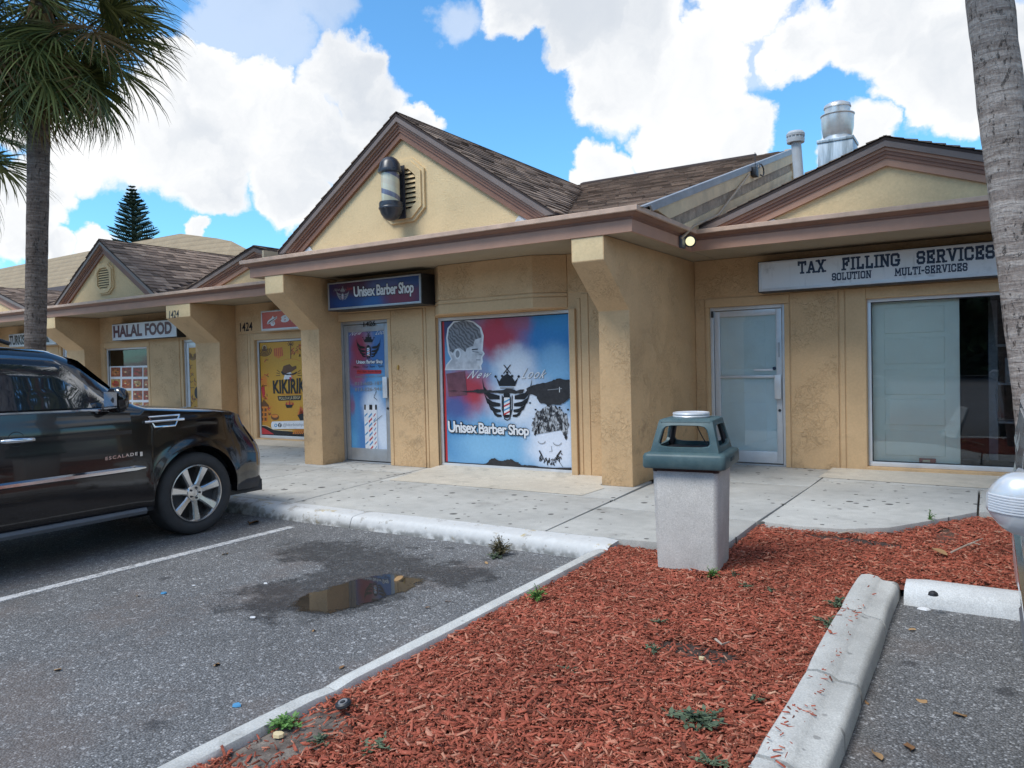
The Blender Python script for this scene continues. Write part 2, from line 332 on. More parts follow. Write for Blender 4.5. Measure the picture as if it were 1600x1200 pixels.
# ------------------------------------------------------------------ mesh builder
class MB:
    def __init__(s): s.v = []; s.f = []; s.m = []
    def add(s, vs, fs, m=0):
        k = len(s.v); s.v += [tuple(v) for v in vs]; s.f += [tuple(i+k for i in f) for f in fs]; s.m += [m]*len(fs); return s
    def box(s, x0, x1, y0, y1, z0, z1, m=0):
        return s.add([(x0, y0, z0), (x1, y0, z0), (x1, y1, z0), (x0, y1, z0), (x0, y0, z1), (x1, y0, z1), (x1, y1, z1), (x0, y1, z1)],
                     [(3, 2, 1, 0), (4, 5, 6, 7), (0, 1, 5, 4), (1, 2, 6, 5), (2, 3, 7, 6), (3, 0, 4, 7)], m)
    def prism(s, poly, axis, a, b, m=0):
        """polygon in the plane across `axis`, extruded from a to b; coordinates in xyz order without the axis"""
        def P(p, t):
            return {'x': (t, p[0], p[1]), 'y': (p[0], t, p[1]), 'z': (p[0], p[1], t)}[axis]
        n = len(poly); vs = [P(p, a) for p in poly]+[P(p, b) for p in poly]
        return s.add(vs, [tuple(range(n))[::-1], tuple(range(n, 2*n))]+[(i, (i+1) % n, n+(i+1) % n, n+i) for i in range(n)], m)
    def tube(s, pts, r, n=8, m=0, cap=True):
        pts = [Vector(p) for p in pts]; k = len(s.v); rr = r if isinstance(r, (list, tuple)) else [r]*len(pts)
        up = Vector((0, 0, 1))
        for i, p in enumerate(pts):
            d = (pts[min(i+1, len(pts)-1)]-pts[max(i-1, 0)]).normalized()
            a = d.cross(up if abs(d.z) < .95 else Vector((1, 0, 0))).normalized(); b = d.cross(a)
            for j in range(n):
                t = 2*PI*j/n; s.v.append(tuple(p+(a*math.cos(t)+b*math.sin(t))*rr[i]))
        for i in range(len(pts)-1):
            for j in range(n):
                s.f.append((k+i*n+j, k+i*n+(j+1) % n, k+(i+1)*n+(j+1) % n, k+(i+1)*n+j)); s.m.append(m)
        if cap:
            s.f.append(tuple(k+j for j in range(n))); s.f.append(tuple(k+(len(pts)-1)*n+j for j in range(n))[::-1]); s.m += [m, m]
        return s
    def lathe(s, prof, n=24, axis='z', c=(0, 0, 0), m=0):
        k = len(s.v)
        for (r, h) in prof:
            for j in range(n):
                t = 2*PI*j/n; a, b = r*math.cos(t), r*math.sin(t)
                p = {'z': (a, b, h), 'x': (h, a, b), 'y': (a, h, b)}[axis]
                s.v.append((p[0]+c[0], p[1]+c[1], p[2]+c[2]))
        for i in range(len(prof)-1):
            for j in range(n):
                s.f.append((k+i*n+j, k+i*n+(j+1) % n, k+(i+1)*n+(j+1) % n, k+(i+1)*n+j)); s.m.append(m)
        return s
    def grid(s, rows, m=0, close=False):
        k = len(s.v); w = len(rows[0])
        for r in rows: s.v += [tuple(p) for p in r]
        for i in range(len(rows)-1):
            for j in range(w if close else w-1):
                s.f.append((k+i*w+j, k+i*w+(j+1) % w, k+(i+1)*w+(j+1) % w, k+(i+1)*w+j)); s.m.append(m)
        return s
    def build(s, name, mats, parent=None, bevel=0., smooth=False, seg=2, fix=True, angle=40):
        me = bpy.data.meshes.new(name); me.from_pydata(s.v, [], s.f)
        for q in (mats if isinstance(mats, (list, tuple)) else [mats]): me.materials.append(q)
        if len(set(s.m)) > 1: me.polygons.foreach_set('material_index', s.m)
        bm = bmesh.new(); bm.from_mesh(me)
        if fix: bmesh.ops.recalc_face_normals(bm, faces=bm.faces)
        if bevel:
            ed = [e for e in bm.edges if len(e.link_faces) == 2 and e.calc_face_angle(0) > .5]
            bmesh.ops.bevel(bm, geom=ed, offset=bevel, segments=seg, profile=.6, affect='EDGES', clamp_overlap=True)
        bm.to_mesh(me); bm.free()
        if smooth or (bevel and seg > 1):
            me.shade_smooth(); me.set_sharp_from_angle(angle=RAD(angle))
        me.update()
        return link(name, me, parent)
def link(name, me, parent=None):
    o = bpy.data.objects.new(name, me); COL.objects.link(o)
    if parent is not None: o.parent = parent
    return o
def tag(o, label=None, cat=None, group=None, kind=None):
    for k, v in (('label', label), ('category', cat), ('group', group), ('kind', kind)):
        if v: o[k] = v
    return o
def thing(name, label, cat, loc=(0, 0, 0), rz=0., group=None):
    o = bpy.data.objects.new(name, None); COL.objects.link(o); o.location = loc; o.rotation_euler = (0, 0, rz); o.empty_display_size = .2
    return tag(o, label, cat, group)
def children(o): return [c for c in bpy.data.objects if c.parent is o]

# ------------------------------------------------------------------ text
_tc = {}
def text_geo(txt, bold=0., shear=0., spacing=1.):
    key = (txt, bold, shear, spacing)
    if key in _tc: return _tc[key]
    cu = bpy.data.curves.new('t', 'FONT'); cu.body = txt; cu.size = 1; cu.offset = bold; cu.shear = shear; cu.space_character = spacing; cu.resolution_u = 3
    ob = bpy.data.objects.new('t', cu); COL.objects.link(ob)
    dg = bpy.context.evaluated_depsgraph_get(); me = bpy.data.meshes.new_from_object(ob.evaluated_get(dg))
    v = [tuple(p.co) for p in me.vertices]; f = [tuple(p.vertices) for p in me.polygons]
    bpy.data.objects.remove(ob); bpy.data.curves.remove(cu); bpy.data.meshes.remove(me)
    _tc[key] = (v, f); return v, f
def put_text(mb, txt, place, m=0, bold=0., shear=0., spacing=1., depth=.001, geo=None):
    """place(a, b) maps 0..1 across and 0..1 up the text to a world point; the print is a thin raised film"""
    v, f = geo or text_geo(txt, bold, shear, spacing)
    xs = [p[0] for p in v]; ys = [p[1] for p in v]; x0, x1, y0, y1 = min(xs), max(xs), min(ys), max(ys)
    mb.add([place((p[0]-x0)/(x1-x0), (p[1]-y0)/(y1-y0)) for p in v], f, m)
def quad_place(x0, x1, z0, z1, y):
    return lambda a, b: (x0+(x1-x0)*a, y, z0+(z1-z0)*b)

# slab-serif block capitals drawn from strokes
def slab_geo(txt, t=.2):
    G = {
     'T': (.8, [[(.4, 0), (.4, 1)], [(0, .9), (.8, .9)], [(.07, .72), (.07, .95)], [(.73, .72), (.73, .95)]], [(.4, 0)]),
     'A': (.86, [[(.13, 0), (.43, .95)], [(.43, .95), (.73, 0)], [(.22, .33), (.64, .33)]], [(.13, 0), (.73, 0)]),
     'X': (.84, [[(.13, 0), (.71, 1)], [(.13, 1), (.71, 0)]], [(.13, 0), (.71, 0), (.13, 1), (.71, 1)]),
     'F': (.74, [[(.18, 0), (.18, 1)], [(.04, .9), (.7, .9)], [(.63, .68), (.63, .95)], [(.18, .5), (.5, .5)], [(.48, .38), (.48, .62)]], [(.18, 0)]),
     'I': (.4, [[(.2, 0), (.2, 1)]], [(.2, 0), (.2, 1)]),
     'L': (.72, [[(.18, 0), (.18, 1)], [(.04, .1), (.68, .1)], [(.61, .05), (.61, .32)]], [(.18, 1)]),
     'N': (.86, [[(.18, 0), (.18, 1)], [(.7, 0), (.7, 1)], [(.18, .95), (.7, .05)]], [(.18, 0), (.18, 1), (.7, 1)]),
     'G': (.78, [[(.1, .2), (.1, .8)], [(.1, .8), (.22, .9)], [(.22, .9), (.58, .9)], [(.58, .9), (.68, .8)], [(.68, .8), (.68, .68)], [(.1, .2), (.22, .1)], [(.22, .1), (.58, .1)], [(.58, .1), (.68, .2)], [(.68, .2), (.68, .45)], [(.45, .45), (.76, .45)]], []),
     'S': (.74, [[(.1, .32), (.1, .2)], [(.1, .2), (.2, .1)], [(.2, .1), (.54, .1)], [(.54, .1), (.64, .2)], [(.64, .2), (.64, .4)], [(.64, .4), (.54, .5)], [(.54, .5), (.2, .5)], [(.2, .5), (.1, .6)], [(.1, .6), (.1, .8)], [(.1, .8), (.2, .9)], [(.2, .9), (.54, .9)], [(.54, .9), (.64, .8)], [(.64, .8), (.64, .68)]], []),
     'E': (.76, [[(.18, 0), (.18, 1)], [(.04, .9), (.7, .9)], [(.64, .7), (.64, .95)], [(.18, .5), (.5, .5)], [(.48, .38), (.48, .62)], [(.04, .1), (.7, .1)], [(.64, .05), (.64, .3)]], []),
     'R': (.84, [[(.18, 0), (.18, 1)], [(.04, .9), (.55, .9)], [(.55, .9), (.65, .8)], [(.65, .8), (.65, .6)], [(.65, .6), (.55, .5)], [(.55, .5), (.18, .5)], [(.45, .5), (.7, 0)]], [(.18, 0), (.7, 0)]),
     'V': (.84, [[(.13, 1), (.42, .05)], [(.42, .05), (.71, 1)]], [(.13, 1), (.71, 1)]),
     'C': (.76, [[(.1, .2), (.1, .8)], [(.1, .8), (.22, .9)], [(.22, .9), (.56, .9)], [(.56, .9), (.66, .8)], [(.66, .8), (.66, .66)], [(.1, .2), (.22, .1)], [(.22, .1), (.56, .1)], [(.56, .1), (.66, .2)], [(.66, .2), (.66, .34)]], []),
     'O': (.78, [[(.1, .2), (.1, .8)], [(.1, .8), (.22, .9)], [(.22, .9), (.56, .9)], [(.56, .9), (.68, .8)], [(.68, .8), (.68, .2)], [(.68, .2), (.56, .1)], [(.56, .1), (.22, .1)], [(.22, .1), (.1, .2)]], []),
     'U': (.84, [[(.16, 1), (.16, .2)], [(.16, .2), (.28, .1)], [(.28, .1), (.56, .1)], [(.56, .1), (.68, .2)], [(.68, .2), (.68, 1)]], [(.16, 1), (.68, 1)]),
     'M': (1.02, [[(.16, 0), (.16, 1)], [(.86, 0), (.86, 1)], [(.16, .95), (.51, .3)], [(.51, .3), (.86, .95)]], [(.16, 0), (.86, 0)]),
     '-': (.5, [[(.08, .45), (.42, .45)]], []), ' ': (.62, [], [])}
    v, f = [], []; x = 0.; n = 0
    for ch in txt:
        w, st, ser = G[ch]
        segs = [(a, b, t) for a, b in st]+[((p[0]-.17, p[1]+(.07 if p[1] < .5 else -.07)), (p[0]+.17, p[1]+(.07 if p[1] < .5 else -.07)), .14) for p in ser]
        for a, b, tt in segs:
            d = Vector((b[0]-a[0], b[1]-a[1])); L = d.length; d /= L; q = Vector((-d.y, d.x))*tt/2
            e = d*(tt*.36 if L < .35 else 0)
            A = Vector(a)-e; B = Vector(b)+e; k = len(v)
            dz = (n % 7)*.0002; n += 1
            v += [(*(A-q+Vector((x, 0))), dz), (*(B-q+Vector((x, 0))), dz), (*(B+q+Vector((x, 0))), dz), (*(A+q+Vector((x, 0))), dz)]
            f.append((k, k+1, k+2, k+3))
        x += w+.08
    return v, f
def put_slab(mb, txt, x0, x1, z0, z1, y, m=0):
    v, f = slab_geo(txt); W = max(p[0] for p in v); X0 = min(p[0] for p in v)
    mb.add([(x0+(p[0]-X0)/(W-X0)*(x1-x0), y-p[2], z0+p[1]*(z1-z0)) for p in v], f, m)

# ================================================================== GROUND
ZA = -.13
def ground():
    b = MB(); b.add([(-160, -160, ZA), (160, -160, ZA), (160, 160, ZA), (-160, 160, ZA)], [(0, 1, 2, 3)])
    lot = tag(b.build('parking_lot', ASPHALT), kind='structure')
    for x in (-3.9, -.65, 2.55):
        b = MB(); b.box(x, x+.1, -8.6, -3.38, ZA-.01, ZA+.004); b.build('stall_line', LINE, lot)
    for x in (10.9, 14.2):
        b = MB(); b.box(x, x+.1, -8.6, -3.38, ZA-.01, ZA+.004); b.build('stall_line', LINE, lot)
    # puddle
    pts = [U(*p, 'z', ZA) for p in ((463, 948), (478, 968), (520, 958), (560, 946), (600, 936), (640, 922), (652, 908), (640, 897), (612, 896), (575, 905), (540, 912), (505, 922), (480, 932))]
    b = MB(); b.add([(4.8+.48*math.cos(2*PI*i/40), -4.72+.82*math.sin(2*PI*i/40), ZA+.004) for i in range(40)], [tuple(range(40))])
    m, nt, bs = newmat('puddle water'); c = objc(nt)
    p = vth(nt, 'SUBTRACT', vth(nt, 'ADD', c, vth(nt, 'SCALE', vth(nt, 'SUBTRACT', noise(nt, c, 7, 7, .65).outputs['Color'], (.5, .5, .5)), scale=.26)), (4.8, -4.72, 0)); sp = nd(nt, 'ShaderNodeSeparateXYZ', {0: p}).outputs
    dx = mth(nt, 'SUBTRACT', sp[0], mth(nt, 'MULTIPLY', sp[1], .12))
    q = mth(nt, 'ADD', mth(nt, 'POWER', mth(nt, 'ABSOLUTE', mth(nt, 'DIVIDE', dx, .27)), 3.), mth(nt, 'POWER', mth(nt, 'ABSOLUTE', mth(nt, 'DIVIDE', sp[1], .49)), 3.))
    # thin film at the rim: water lets the asphalt through and loses its mirror as it runs out
    setb(nt, bs, col=(.035, .03, .025), rough=mr(nt, q, .75, 1.1, .015, .3), spec=1., ior=1.75, alpha=mr(nt, q, .72, 1.15, 1, 0), normal=bump(nt, noise(nt, c, 6, 2).outputs[0], .012, .01))
    tag(b.build('puddle', m), kind='structure')
ground()

def sidewalk():
    root = bpy.data.objects.new('sidewalk', None); COL.objects.link(root); tag(root, kind='structure')
    Y0, YB = -2.9, 2.05
    def slab(poly, mat=CONC, name='slab', z=0., t=.1):
        # inset for the joints
        c = Vector((sum(p[0] for p in poly)/len(poly), sum(p[1] for p in poly)/len(poly))); n = len(poly); q = []
        area = sum(poly[i][0]*poly[(i+1) % n][1]-poly[(i+1) % n][0]*poly[i][1] for i in range(n))
        sg = 1 if area > 0 else -1
        for i in range(n):
            a, b_, d = Vector(poly[i-1]), Vector(poly[i]), Vector(poly[(i+1) % n])
            e1 = (b_-a).normalized(); e2 = (d-b_).normalized(); n1 = Vector((-e1.y, e1.x))*sg; n2 = Vector((-e2.y, e2.x))*sg
            mm = (n1+n2); mm = mm/max(.3, mm.dot(n1)); q.append(tuple(b_+mm*.009))
        b = MB(); b.prism(q, 'z', z-t, z); return b.build(name, mat, root, bevel=.008, seg=2)
    # long runs to the left
    xs = [-22, -18.8, -15.6, -12.4, -9.2, -6, -2.8, .3]
    for a, b in zip(xs[:-1], xs[1:]):
        slab([(a, Y0), (b, Y0), (b, -.6), (a, -.6)]); slab([(a, -.6), (b, -.6), (b, YB), (a, YB)])
    slab([(.3, Y0), (2.1, Y0), (1.77, -.6), (.3, -.6)]); slab([(.3, -.6), (1.77, -.6), (1.69, .05), (.3, .05)])
    slab([(2.1, Y0), (5.31, Y0), (5.22, -1.25), (1.86, -1.25)])
    slab([(1.86, -1.25), (5.22, -1.25), (5.14, .05), (1.69, .05)])
    slab([(5.31, Y0), (6.03, Y0), (6.86, -2.8), (6.85, -1.72), (5.25, -1.69)])
    slab([(5.25, -1.69), (6.85, -1.72), (6.9, .4), (5.16, .4)])
    slab([(6.86, -1.72), (7.2, -1.77), (7.55, -1.73), (7.9, -1.5), (8.15, -1.1), (8.38, -.72), (8.53, -.46), (8.53, .92), (6.9, .92)])
    slab([(5.15, .4), (6.9, .4), (6.9, YB), (5.13, YB)])
    slab([(8.53, -.43), (11.5, -.43), (11.5, .92), (8.53, .92)]); slab([(11.5, -.43), (15, -.43), (15, .92), (11.5, .92)])
    slab([(6.9, .92), (15, .92), (15, YB), (6.9, YB)])
    # poured aprons below the shop windows
    b = MB(); b.add([(2.0, -1.22, .004), (4.8, -1.2, .004), (4.82, -.66, .004), (4.68, -.47, .004), (4.6, .03, .05), (1.92, .03, .05), (1.9, -.3, .02)], [(0, 1, 2, 3, 4, 5, 6)])
    b.build('apron', CONC_PALE, root)
    b = MB(); b.add([(6.85, 1.12, .004), (8.4, 1.0, .004), (10.1, .95, .004), (10.1, 1.9, .03), (6.9, 1.9, .03)], [(0, 1, 2, 3, 4)]); b.build('apron', CONC_PALE, root)
    b = MB(); b.add([(-5, 1.2, .004), (-1, 1.2, .004), (-1, 1.95, .04), (-5, 1.95, .04)], [(0, 1, 2, 3)]); b.build('apron', CONC_PALE, root)
    b = MB(); b.box(-22, 5.9, -2.9, 2.05, -.12, -.06); b.box(5.9, 15, -.4, 2.05, -.12, -.06); b.build('footing', SAND, root)
sidewalk()

def kerbs():
    root = bpy.data.objects.new('kerb', None); COL.objects.link(root); tag(root, kind='structure')
    def run(path_axis, a, b, prof, mat, wob=.004, n=None):
        """block of kerb from a to b along an axis with a (across, z) profile, hand-floated so not quite straight"""
        m = MB(); n = n or max(4, int(abs(b-a)/.12)); rows = []
        for i in range(n+1):
            t = a+(b-a)*i/n; e = .012 if i in (0, n) else 0.
            row = []
            for (q, z) in prof:
                dq = wob*math.sin(t*2.1+z*7)+wob*.5*math.sin(t*5.3+q*30); dz = wob*.5*math.sin(t*3.3+q*41)-e*(1 if z > ZA+.02 else 0)
                row.append((t, q+dq, z+dz) if path_axis == 'x' else (q+dq, t, z+dz))
            rows.append(row)
        m.grid(rows); k = len(prof)
        m.f.append(tuple(range(k))); m.f.append(tuple(range(n*k, n*k+k))[::-1]); m.m += [0, 0]
        return m.build('kerb_block', mat, root, smooth=True, angle=50)
    pw = [(-3.165, ZA-.05), (-3.16, ZA+.02), (-3.145, -.055), (-3.135, -.03), (-3.115, -.012), (-3.08, -.003), (-3.0, .001), (-2.915, .003), (-2.91, -.08)]
    for a, b in ((-22, -15.3), (-15.3, -12.2), (-12.2, -9.15), (-9.15, -6.05), (-6.05, -2.95), (-2.95, .13), (.13, 3.2), (3.2, 6.02)):
        run('x', a+.004, b-.004, pw, KERBW)
    # thin ribbon kerb along the bed
    pn = [(5.93, ZA-.05), (5.935, -.05), (5.95, -.022), (5.99, -.012), (6.035, -.02), (6.045, -.04), (6.045, -.2)]
    for a, b in ((-12.0, -9.2), (-9.2, -6.15), (-6.15, -3.17)): run('y', a+.003, b-.003, pn, KERBC, .003)
    # broad rolled kerb on the other side, floated by hand and cracked
    pr = [(7.87, -.2), (7.872, -.02), (7.885, .004), (7.93, .008), (7.985, .0), (8.005, -.012), (8.02, -.02), (8.085, -.026), (8.105, -.034), (8.118, -.06), (8.125, ZA-.05)]
    for a, b in ((-12, -8.5), (-8.49, -7.0), (-6.985, -5.83), (-5.815, -4.92), (-4.905, -3.9), (-3.892, -3.07)): run('y', a+.006, b-.006, pr, KERBC, .005)
    pe = [(-3.26, ZA-.05), (-3.25, -.07), (-3.21, -.025), (-3.14, -.006), (-3.06, .0), (-3.02, -.03), (-3.02, -.2)]
    for a, b in ((8.15, 11.1), (11.1, 14.2)): run('x', a+.005, b-.005, pe, KERBE, .005)
kerbs()

# bed of chips
BED = [[(6.04, -11.5), (7.885, -11.5), (7.885, -3.0), (6.04, -3.0)],
       [(6.04, -3.0), (14.5, -3.0), (14.5, -.42), (8.55, -.42), (8.38, -.73), (8.14, -1.12), (7.89, -1.52), (7.55, -1.745), (7.2, -1.785), (6.86, -1.75), (6.87, -2.82), (6.1, -3.06)]]
def inside(px, py, poly):
    c = np.zeros(px.shape, bool); n = len(poly)
    for i in range(n):
        x0, y0 = poly[i]; x1, y1 = poly[(i+1) % n]
        if y0 == y1: continue
        k = ((y0 > py) != (y1 > py)) & (px < (x1-x0)*(py-y0)/(y1-y0)+x0); c ^= k
    return c
def mound(x, y): return -.042+.014*np.sin(x*3.1+y*1.3)*np.cos(y*2.3-x)+.012*np.exp(-((x-6.95)/.5)**2)
BARE = [(6.17, -6.55, .23, .38), (7.33, -4.84, .28, .13), (7.7, -1.95, .55, .12), (6.35, -7.1, .25, .25), (7.0, -6.9, .14, .1), (8.3, -1.35, .1, .3), (6.98, -3.62, .18, .08)]
def bed():
    b = MB(); nx, ny = 40, 90
    for poly, (x0, x1, y0, y1) in zip(BED, ((6.045, 7.88, -11.5, -2.9), (6.045, 14.5, -3.1, -.3))):
        rows = []
        for j in range(ny+1):
            y = y0+(y1-y0)*j/ny
            rows.append([(x0+(x1-x0)*i/nx, y, float(mound(x0+(x1-x0)*i/nx, y))-.022-(.003 if poly is BED[1] else 0)) for i in range(nx+1)])
        b.grid(rows)
    tag(b.build('mulch_bed', SOIL, smooth=True), kind='structure')
    for (cx, cy, rx, ry) in BARE[:3]:
        q = MB(); n = 26; ring = []
        for i in range(n):
            t = 2*PI*i/n; rr = random.uniform(.8, 1.15); x, y = cx+rx*rr*math.cos(t), cy+ry*rr*math.sin(t)
            x = min(max(x, 6.06), 14) ; ring.append((x, y, float(mound(x, y))-.016))
        q.add(ring+[(cx, cy, float(mound(cx, cy))-.006)], [(i, (i+1) % n, n) for i in range(n)])
        tag(q.build('bare_soil', SAND if cx < 6.5 else DARKSOIL, smooth=True), kind='structure')
    def chips(N, region, lmin, lmax, name):
        x0, x1, y0, y1, poly = region
        x = rng.uniform(x0, x1, N*2); y = rng.uniform(y0, y1, N*2); k = inside(x, y, poly)
        for (cx, cy, rx, ry) in BARE:
            d = ((x-cx)/rx)**2+((y-cy)/ry)**2; k &= (d > 1) | (rng.uniform(0, 1, N*2) < .10) | ((d > .5) & (rng.uniform(0, 1, N*2) < .4))
        x, y = x[k][:N], y[k][:N]; N = len(x)
        L = np.clip(rng.lognormal(math.log((lmin+lmax)/2.7), .55, N), lmin*.6, lmax*1.5); W = L*rng.uniform(.14, .36, N); W = np.clip(W, .004, .022); T = rng.uniform(.0022, .006, N)
        big = rng.uniform(0, 1, N) < .035; L[big] *= 1.5; W[big] *= 1.35
        yaw = rng.uniform(0, 2*PI, N); pit = rng.normal(0, .22, N); rol = rng.normal(0, .35, N)
        z = mound(x, y)-.016+rng.uniform(0, 1, N)**1.5*.028
        base = np.array([[-.5, -.5, 0], [.5, -.5, 0], [.5, .5, 0], [-.5, .5, 0], [-.5, -.5, 1], [.5, -.5, 1], [.5, .5, 1], [-.5, .5, 1]])
        P = np.repeat(base[None], N, 0)
        P[:, :, 0] += rng.uniform(-.22, .22, (N, 8))*np.array([1]*8); P[:, 4:, :2] = P[:, :4, :2]*rng.uniform(.8, 1., (N, 4, 1))
        P[:, [1, 2, 5, 6], 1] *= rng.uniform(.25, 1., (N, 1)); P[:, [0, 3, 4, 7], 1] *= rng.uniform(.4, 1., (N, 1))
        bend = rng.normal(0, .12, (N, 1)); P[:, :, 1] += bend*4*P[:, :, 0]**2
        P[:, :, 0] *= L[:, None]; P[:, :, 1] *= W[:, None]; P[:, :, 2] *= T[:, None]
        cr, sr = np.cos(rol)[:, None], np.sin(rol)[:, None]; Y = P[:, :, 1]*cr-P[:, :, 2]*sr; Z = P[:, :, 1]*sr+P[:, :, 2]*cr
        cp, sp = np.cos(pit)[:, None], np.sin(pit)[:, None]; X = P[:, :, 0]*cp+Z*sp; Z = -P[:, :, 0]*sp+Z*cp
        cy, sy = np.cos(yaw)[:, None], np.sin(yaw)[:, None]
        V = np.stack([X*cy-Y*sy+x[:, None], X*sy+Y*cy+y[:, None], Z+z[:, None]], 2).reshape(-1, 3)
        F = np.array([[4, 5, 6, 7], [0, 1, 5, 4], [1, 2, 6, 5], [2, 3, 7, 6], [3, 0, 4, 7]])
        F = (F[None]+(np.arange(N)*8)[:, None, None]).reshape(-1, 4)
        me = bpy.data.meshes.new(name); me.vertices.add(len(V)); me.vertices.foreach_set('co', V.ravel())
        me.loops.add(F.size); me.loops.foreach_set('vertex_index', F.ravel().astype(np.int32))
        me.polygons.add(len(F)); me.polygons.foreach_set('loop_start', np.arange(0, F.size, 4, dtype=np.int32)); 
        me.materials.append(CHIP); me.update(calc_edges=True); me.validate()
        return link(name, me)
    a = chips(88000, (6.05, 7.92, -7.7, -2.9, [(6.04, -11.5), (7.875, -11.5), (7.875, -3.0), (6.04, -3.0)]), .014, .05, 'wood_chips')
    tag(a, kind='stuff')
    c = chips(40000, (6.05, 10.5, -3.06, -.43, BED[1]), .016, .05, 'wood_chips'); tag(c, kind='stuff')
    # strays on the kerb and the lot
    d = chips(170, (7.88, 8.12, -6.5, -3.1, [(7.88, -7), (8.0, -7), (8.0, -3.1), (7.88, -3.1)]), .015, .035, 'stray_chips')
    for v in d.data.vertices: v.co.z += .048
    tag(d, kind='stuff')
bed()

# ================================================================== SHOP BUILDING
WORLD = set()
_build0 = MB.build
def _build(self, name, mats, parent=None, **k):
    if parent is not None:
        p = parent
        while p.parent is not None: p = p.parent
        if p.name in WORLD: l = p.location; self.v = [(a-l.x, b-l.y, c-l.z) for a, b, c in self.v]
    return _build0(self, name, mats, parent, **k)
MB.build = _build
def wthing(*a, **k):
    o = thing(*a, **k); WORLD.add(o.name); return o

D = 1.914; FZB, FZM, FZT = 2.855, 2.985, 3.10
SHOP = thing('shop_building', 'long tan stucco shop row with brown shingled gables over covered walkways', 'building')
PITCH_M = .307

def airbrush(name, base, spots, rough=.35, warp=.12, wscale=4.):
    m, nt, b = newmat(name); c = nd(nt, 'ShaderNodeNewGeometry').outputs['Position']
    c = vth(nt, 'MULTIPLY', c, (1, 0, 1))
    w = vth(nt, 'SCALE', vth(nt, 'SUBTRACT', noise(nt, c, wscale, 5, .6).outputs['Color'], (.5, .5, .5)), scale=warp*2)
    p = vth(nt, 'ADD', c, vth(nt, 'MULTIPLY', w, (1, 0, 1))); col = None
    for (x, z, rx, rz, cc, amt) in spots:
        q = vth(nt, 'MULTIPLY', vth(nt, 'SUBTRACT', p, (x, 0, z)), (1/rx, 0, 1/rz))
        f = mth(nt, 'MULTIPLY', mr(nt, vth(nt, 'LENGTH', q), .3, 1.15, 1, 0), amt)
        col = mix(nt, f, base if col is None else col, cc)
    fine = noise(nt, c, 30, 3)
    col = vth(nt, 'SCALE', col if col is not None else base, scale=mr(nt, fine.outputs[0], .3, .7, .94, 1.05, 'LINEAR'))
    setb(nt, b, col=col, rough=rough, spec=.4); return m
def ink(name, col, rough=.4): return plain(name, col, rough, var=.08, scale=12)
I_BLACK = ink('black print', (.012, .012, .015)); I_WHITE = ink('white print', (.7, .71, .73)); I_GREY = ink('grey print', (.25, .26, .28)); I_NAVY = ink('faded navy print', (.02, .03, .065))
I_RED = ink('red print', (.48, .035, .04)); I_BLUE = ink('blue print', (.08, .28, .5)); I_MAROON = ink('maroon print', (.085, .018, .025)); I_ORANGE = ink('orange print', (.62, .2, .03)); I_CREAM = ink('cream print', (.68, .55, .32))
I_BROWN = ink('brown print', (.13, .055, .02)); I_TORN = plain('torn vinyl', (.022, .02, .022), .6, var=.5, scale=18)

def zz(k, ox, oy): return lambda x, y: (ox+k*x, oy+k*y)
class Film:
    """flat print on a plane y = const, layers a millimetre apart"""
    def __init__(s, y, tr): s.y = y; s.tr = tr; s.mb = MB(); s.mats = []; s.n = 0
    def mi(s, m):
        if m not in s.mats: s.mats.append(m)
        return s.mats.index(m)
    def P(s, x, y, l): p = U(*s.tr(x, y), 'y', s.y-.0012*l); return tuple(p)
    def poly(s, pts, m, l=1): s.mb.add([s.P(x, y, l) for x, y in pts], [tuple(range(len(pts)))], s.mi(m))
    def rect(s, x0, y0, x1, y1, m, l=1): s.poly([(x0, y0), (x1, y0), (x1, y1), (x0, y1)], m, l)
    def disc(s, x, y, rx, ry, m, l=1, n=20): s.poly([(x+rx*math.cos(2*PI*i/n), y+ry*math.sin(2*PI*i/n)) for i in range(n)], m, l)
    def line(s, pts, w, m, l=1):
        for i in range(len(pts)-1):
            a, b = Vector(pts[i]), Vector(pts[i+1]); d = (b-a)
            if d.length < 1e-6: continue
            d.normalize(); q = Vector((-d.y, d.x))*w/2; e = d*w*.3
            s.poly([a-q-e, b-q+e, b+q+e, a+q-e], m, l+.03*(i % 5))
    def arc(s, x, y, rx, ry, a0, a1, w, m, l=1, n=12): s.line([(x+rx*math.cos(RAD(a0+(a1-a0)*i/n)), y+ry*math.sin(RAD(a0+(a1-a0)*i/n))) for i in range(n+1)], w, m, l)
    def text(s, t, tl, tr, bl, br, m, l=1, **k):
        """corners of the text in measured coordinates: top left, top right, bottom left, bottom right"""
        def pl(a, b):
            x = (bl[0]*(1-a)+br[0]*a)*(1-b)+(tl[0]*(1-a)+tr[0]*a)*b; y = (bl[1]*(1-a)+br[1]*a)*(1-b)+(tl[1]*(1-a)+tr[1]*a)*b
            return s.P(x, y, l)
        put_text(s.mb, t, pl, s.mi(m), **k)
    def build(s, name, parent):
        o = s.mb.build(name, s.mats, parent, fix=False); return o

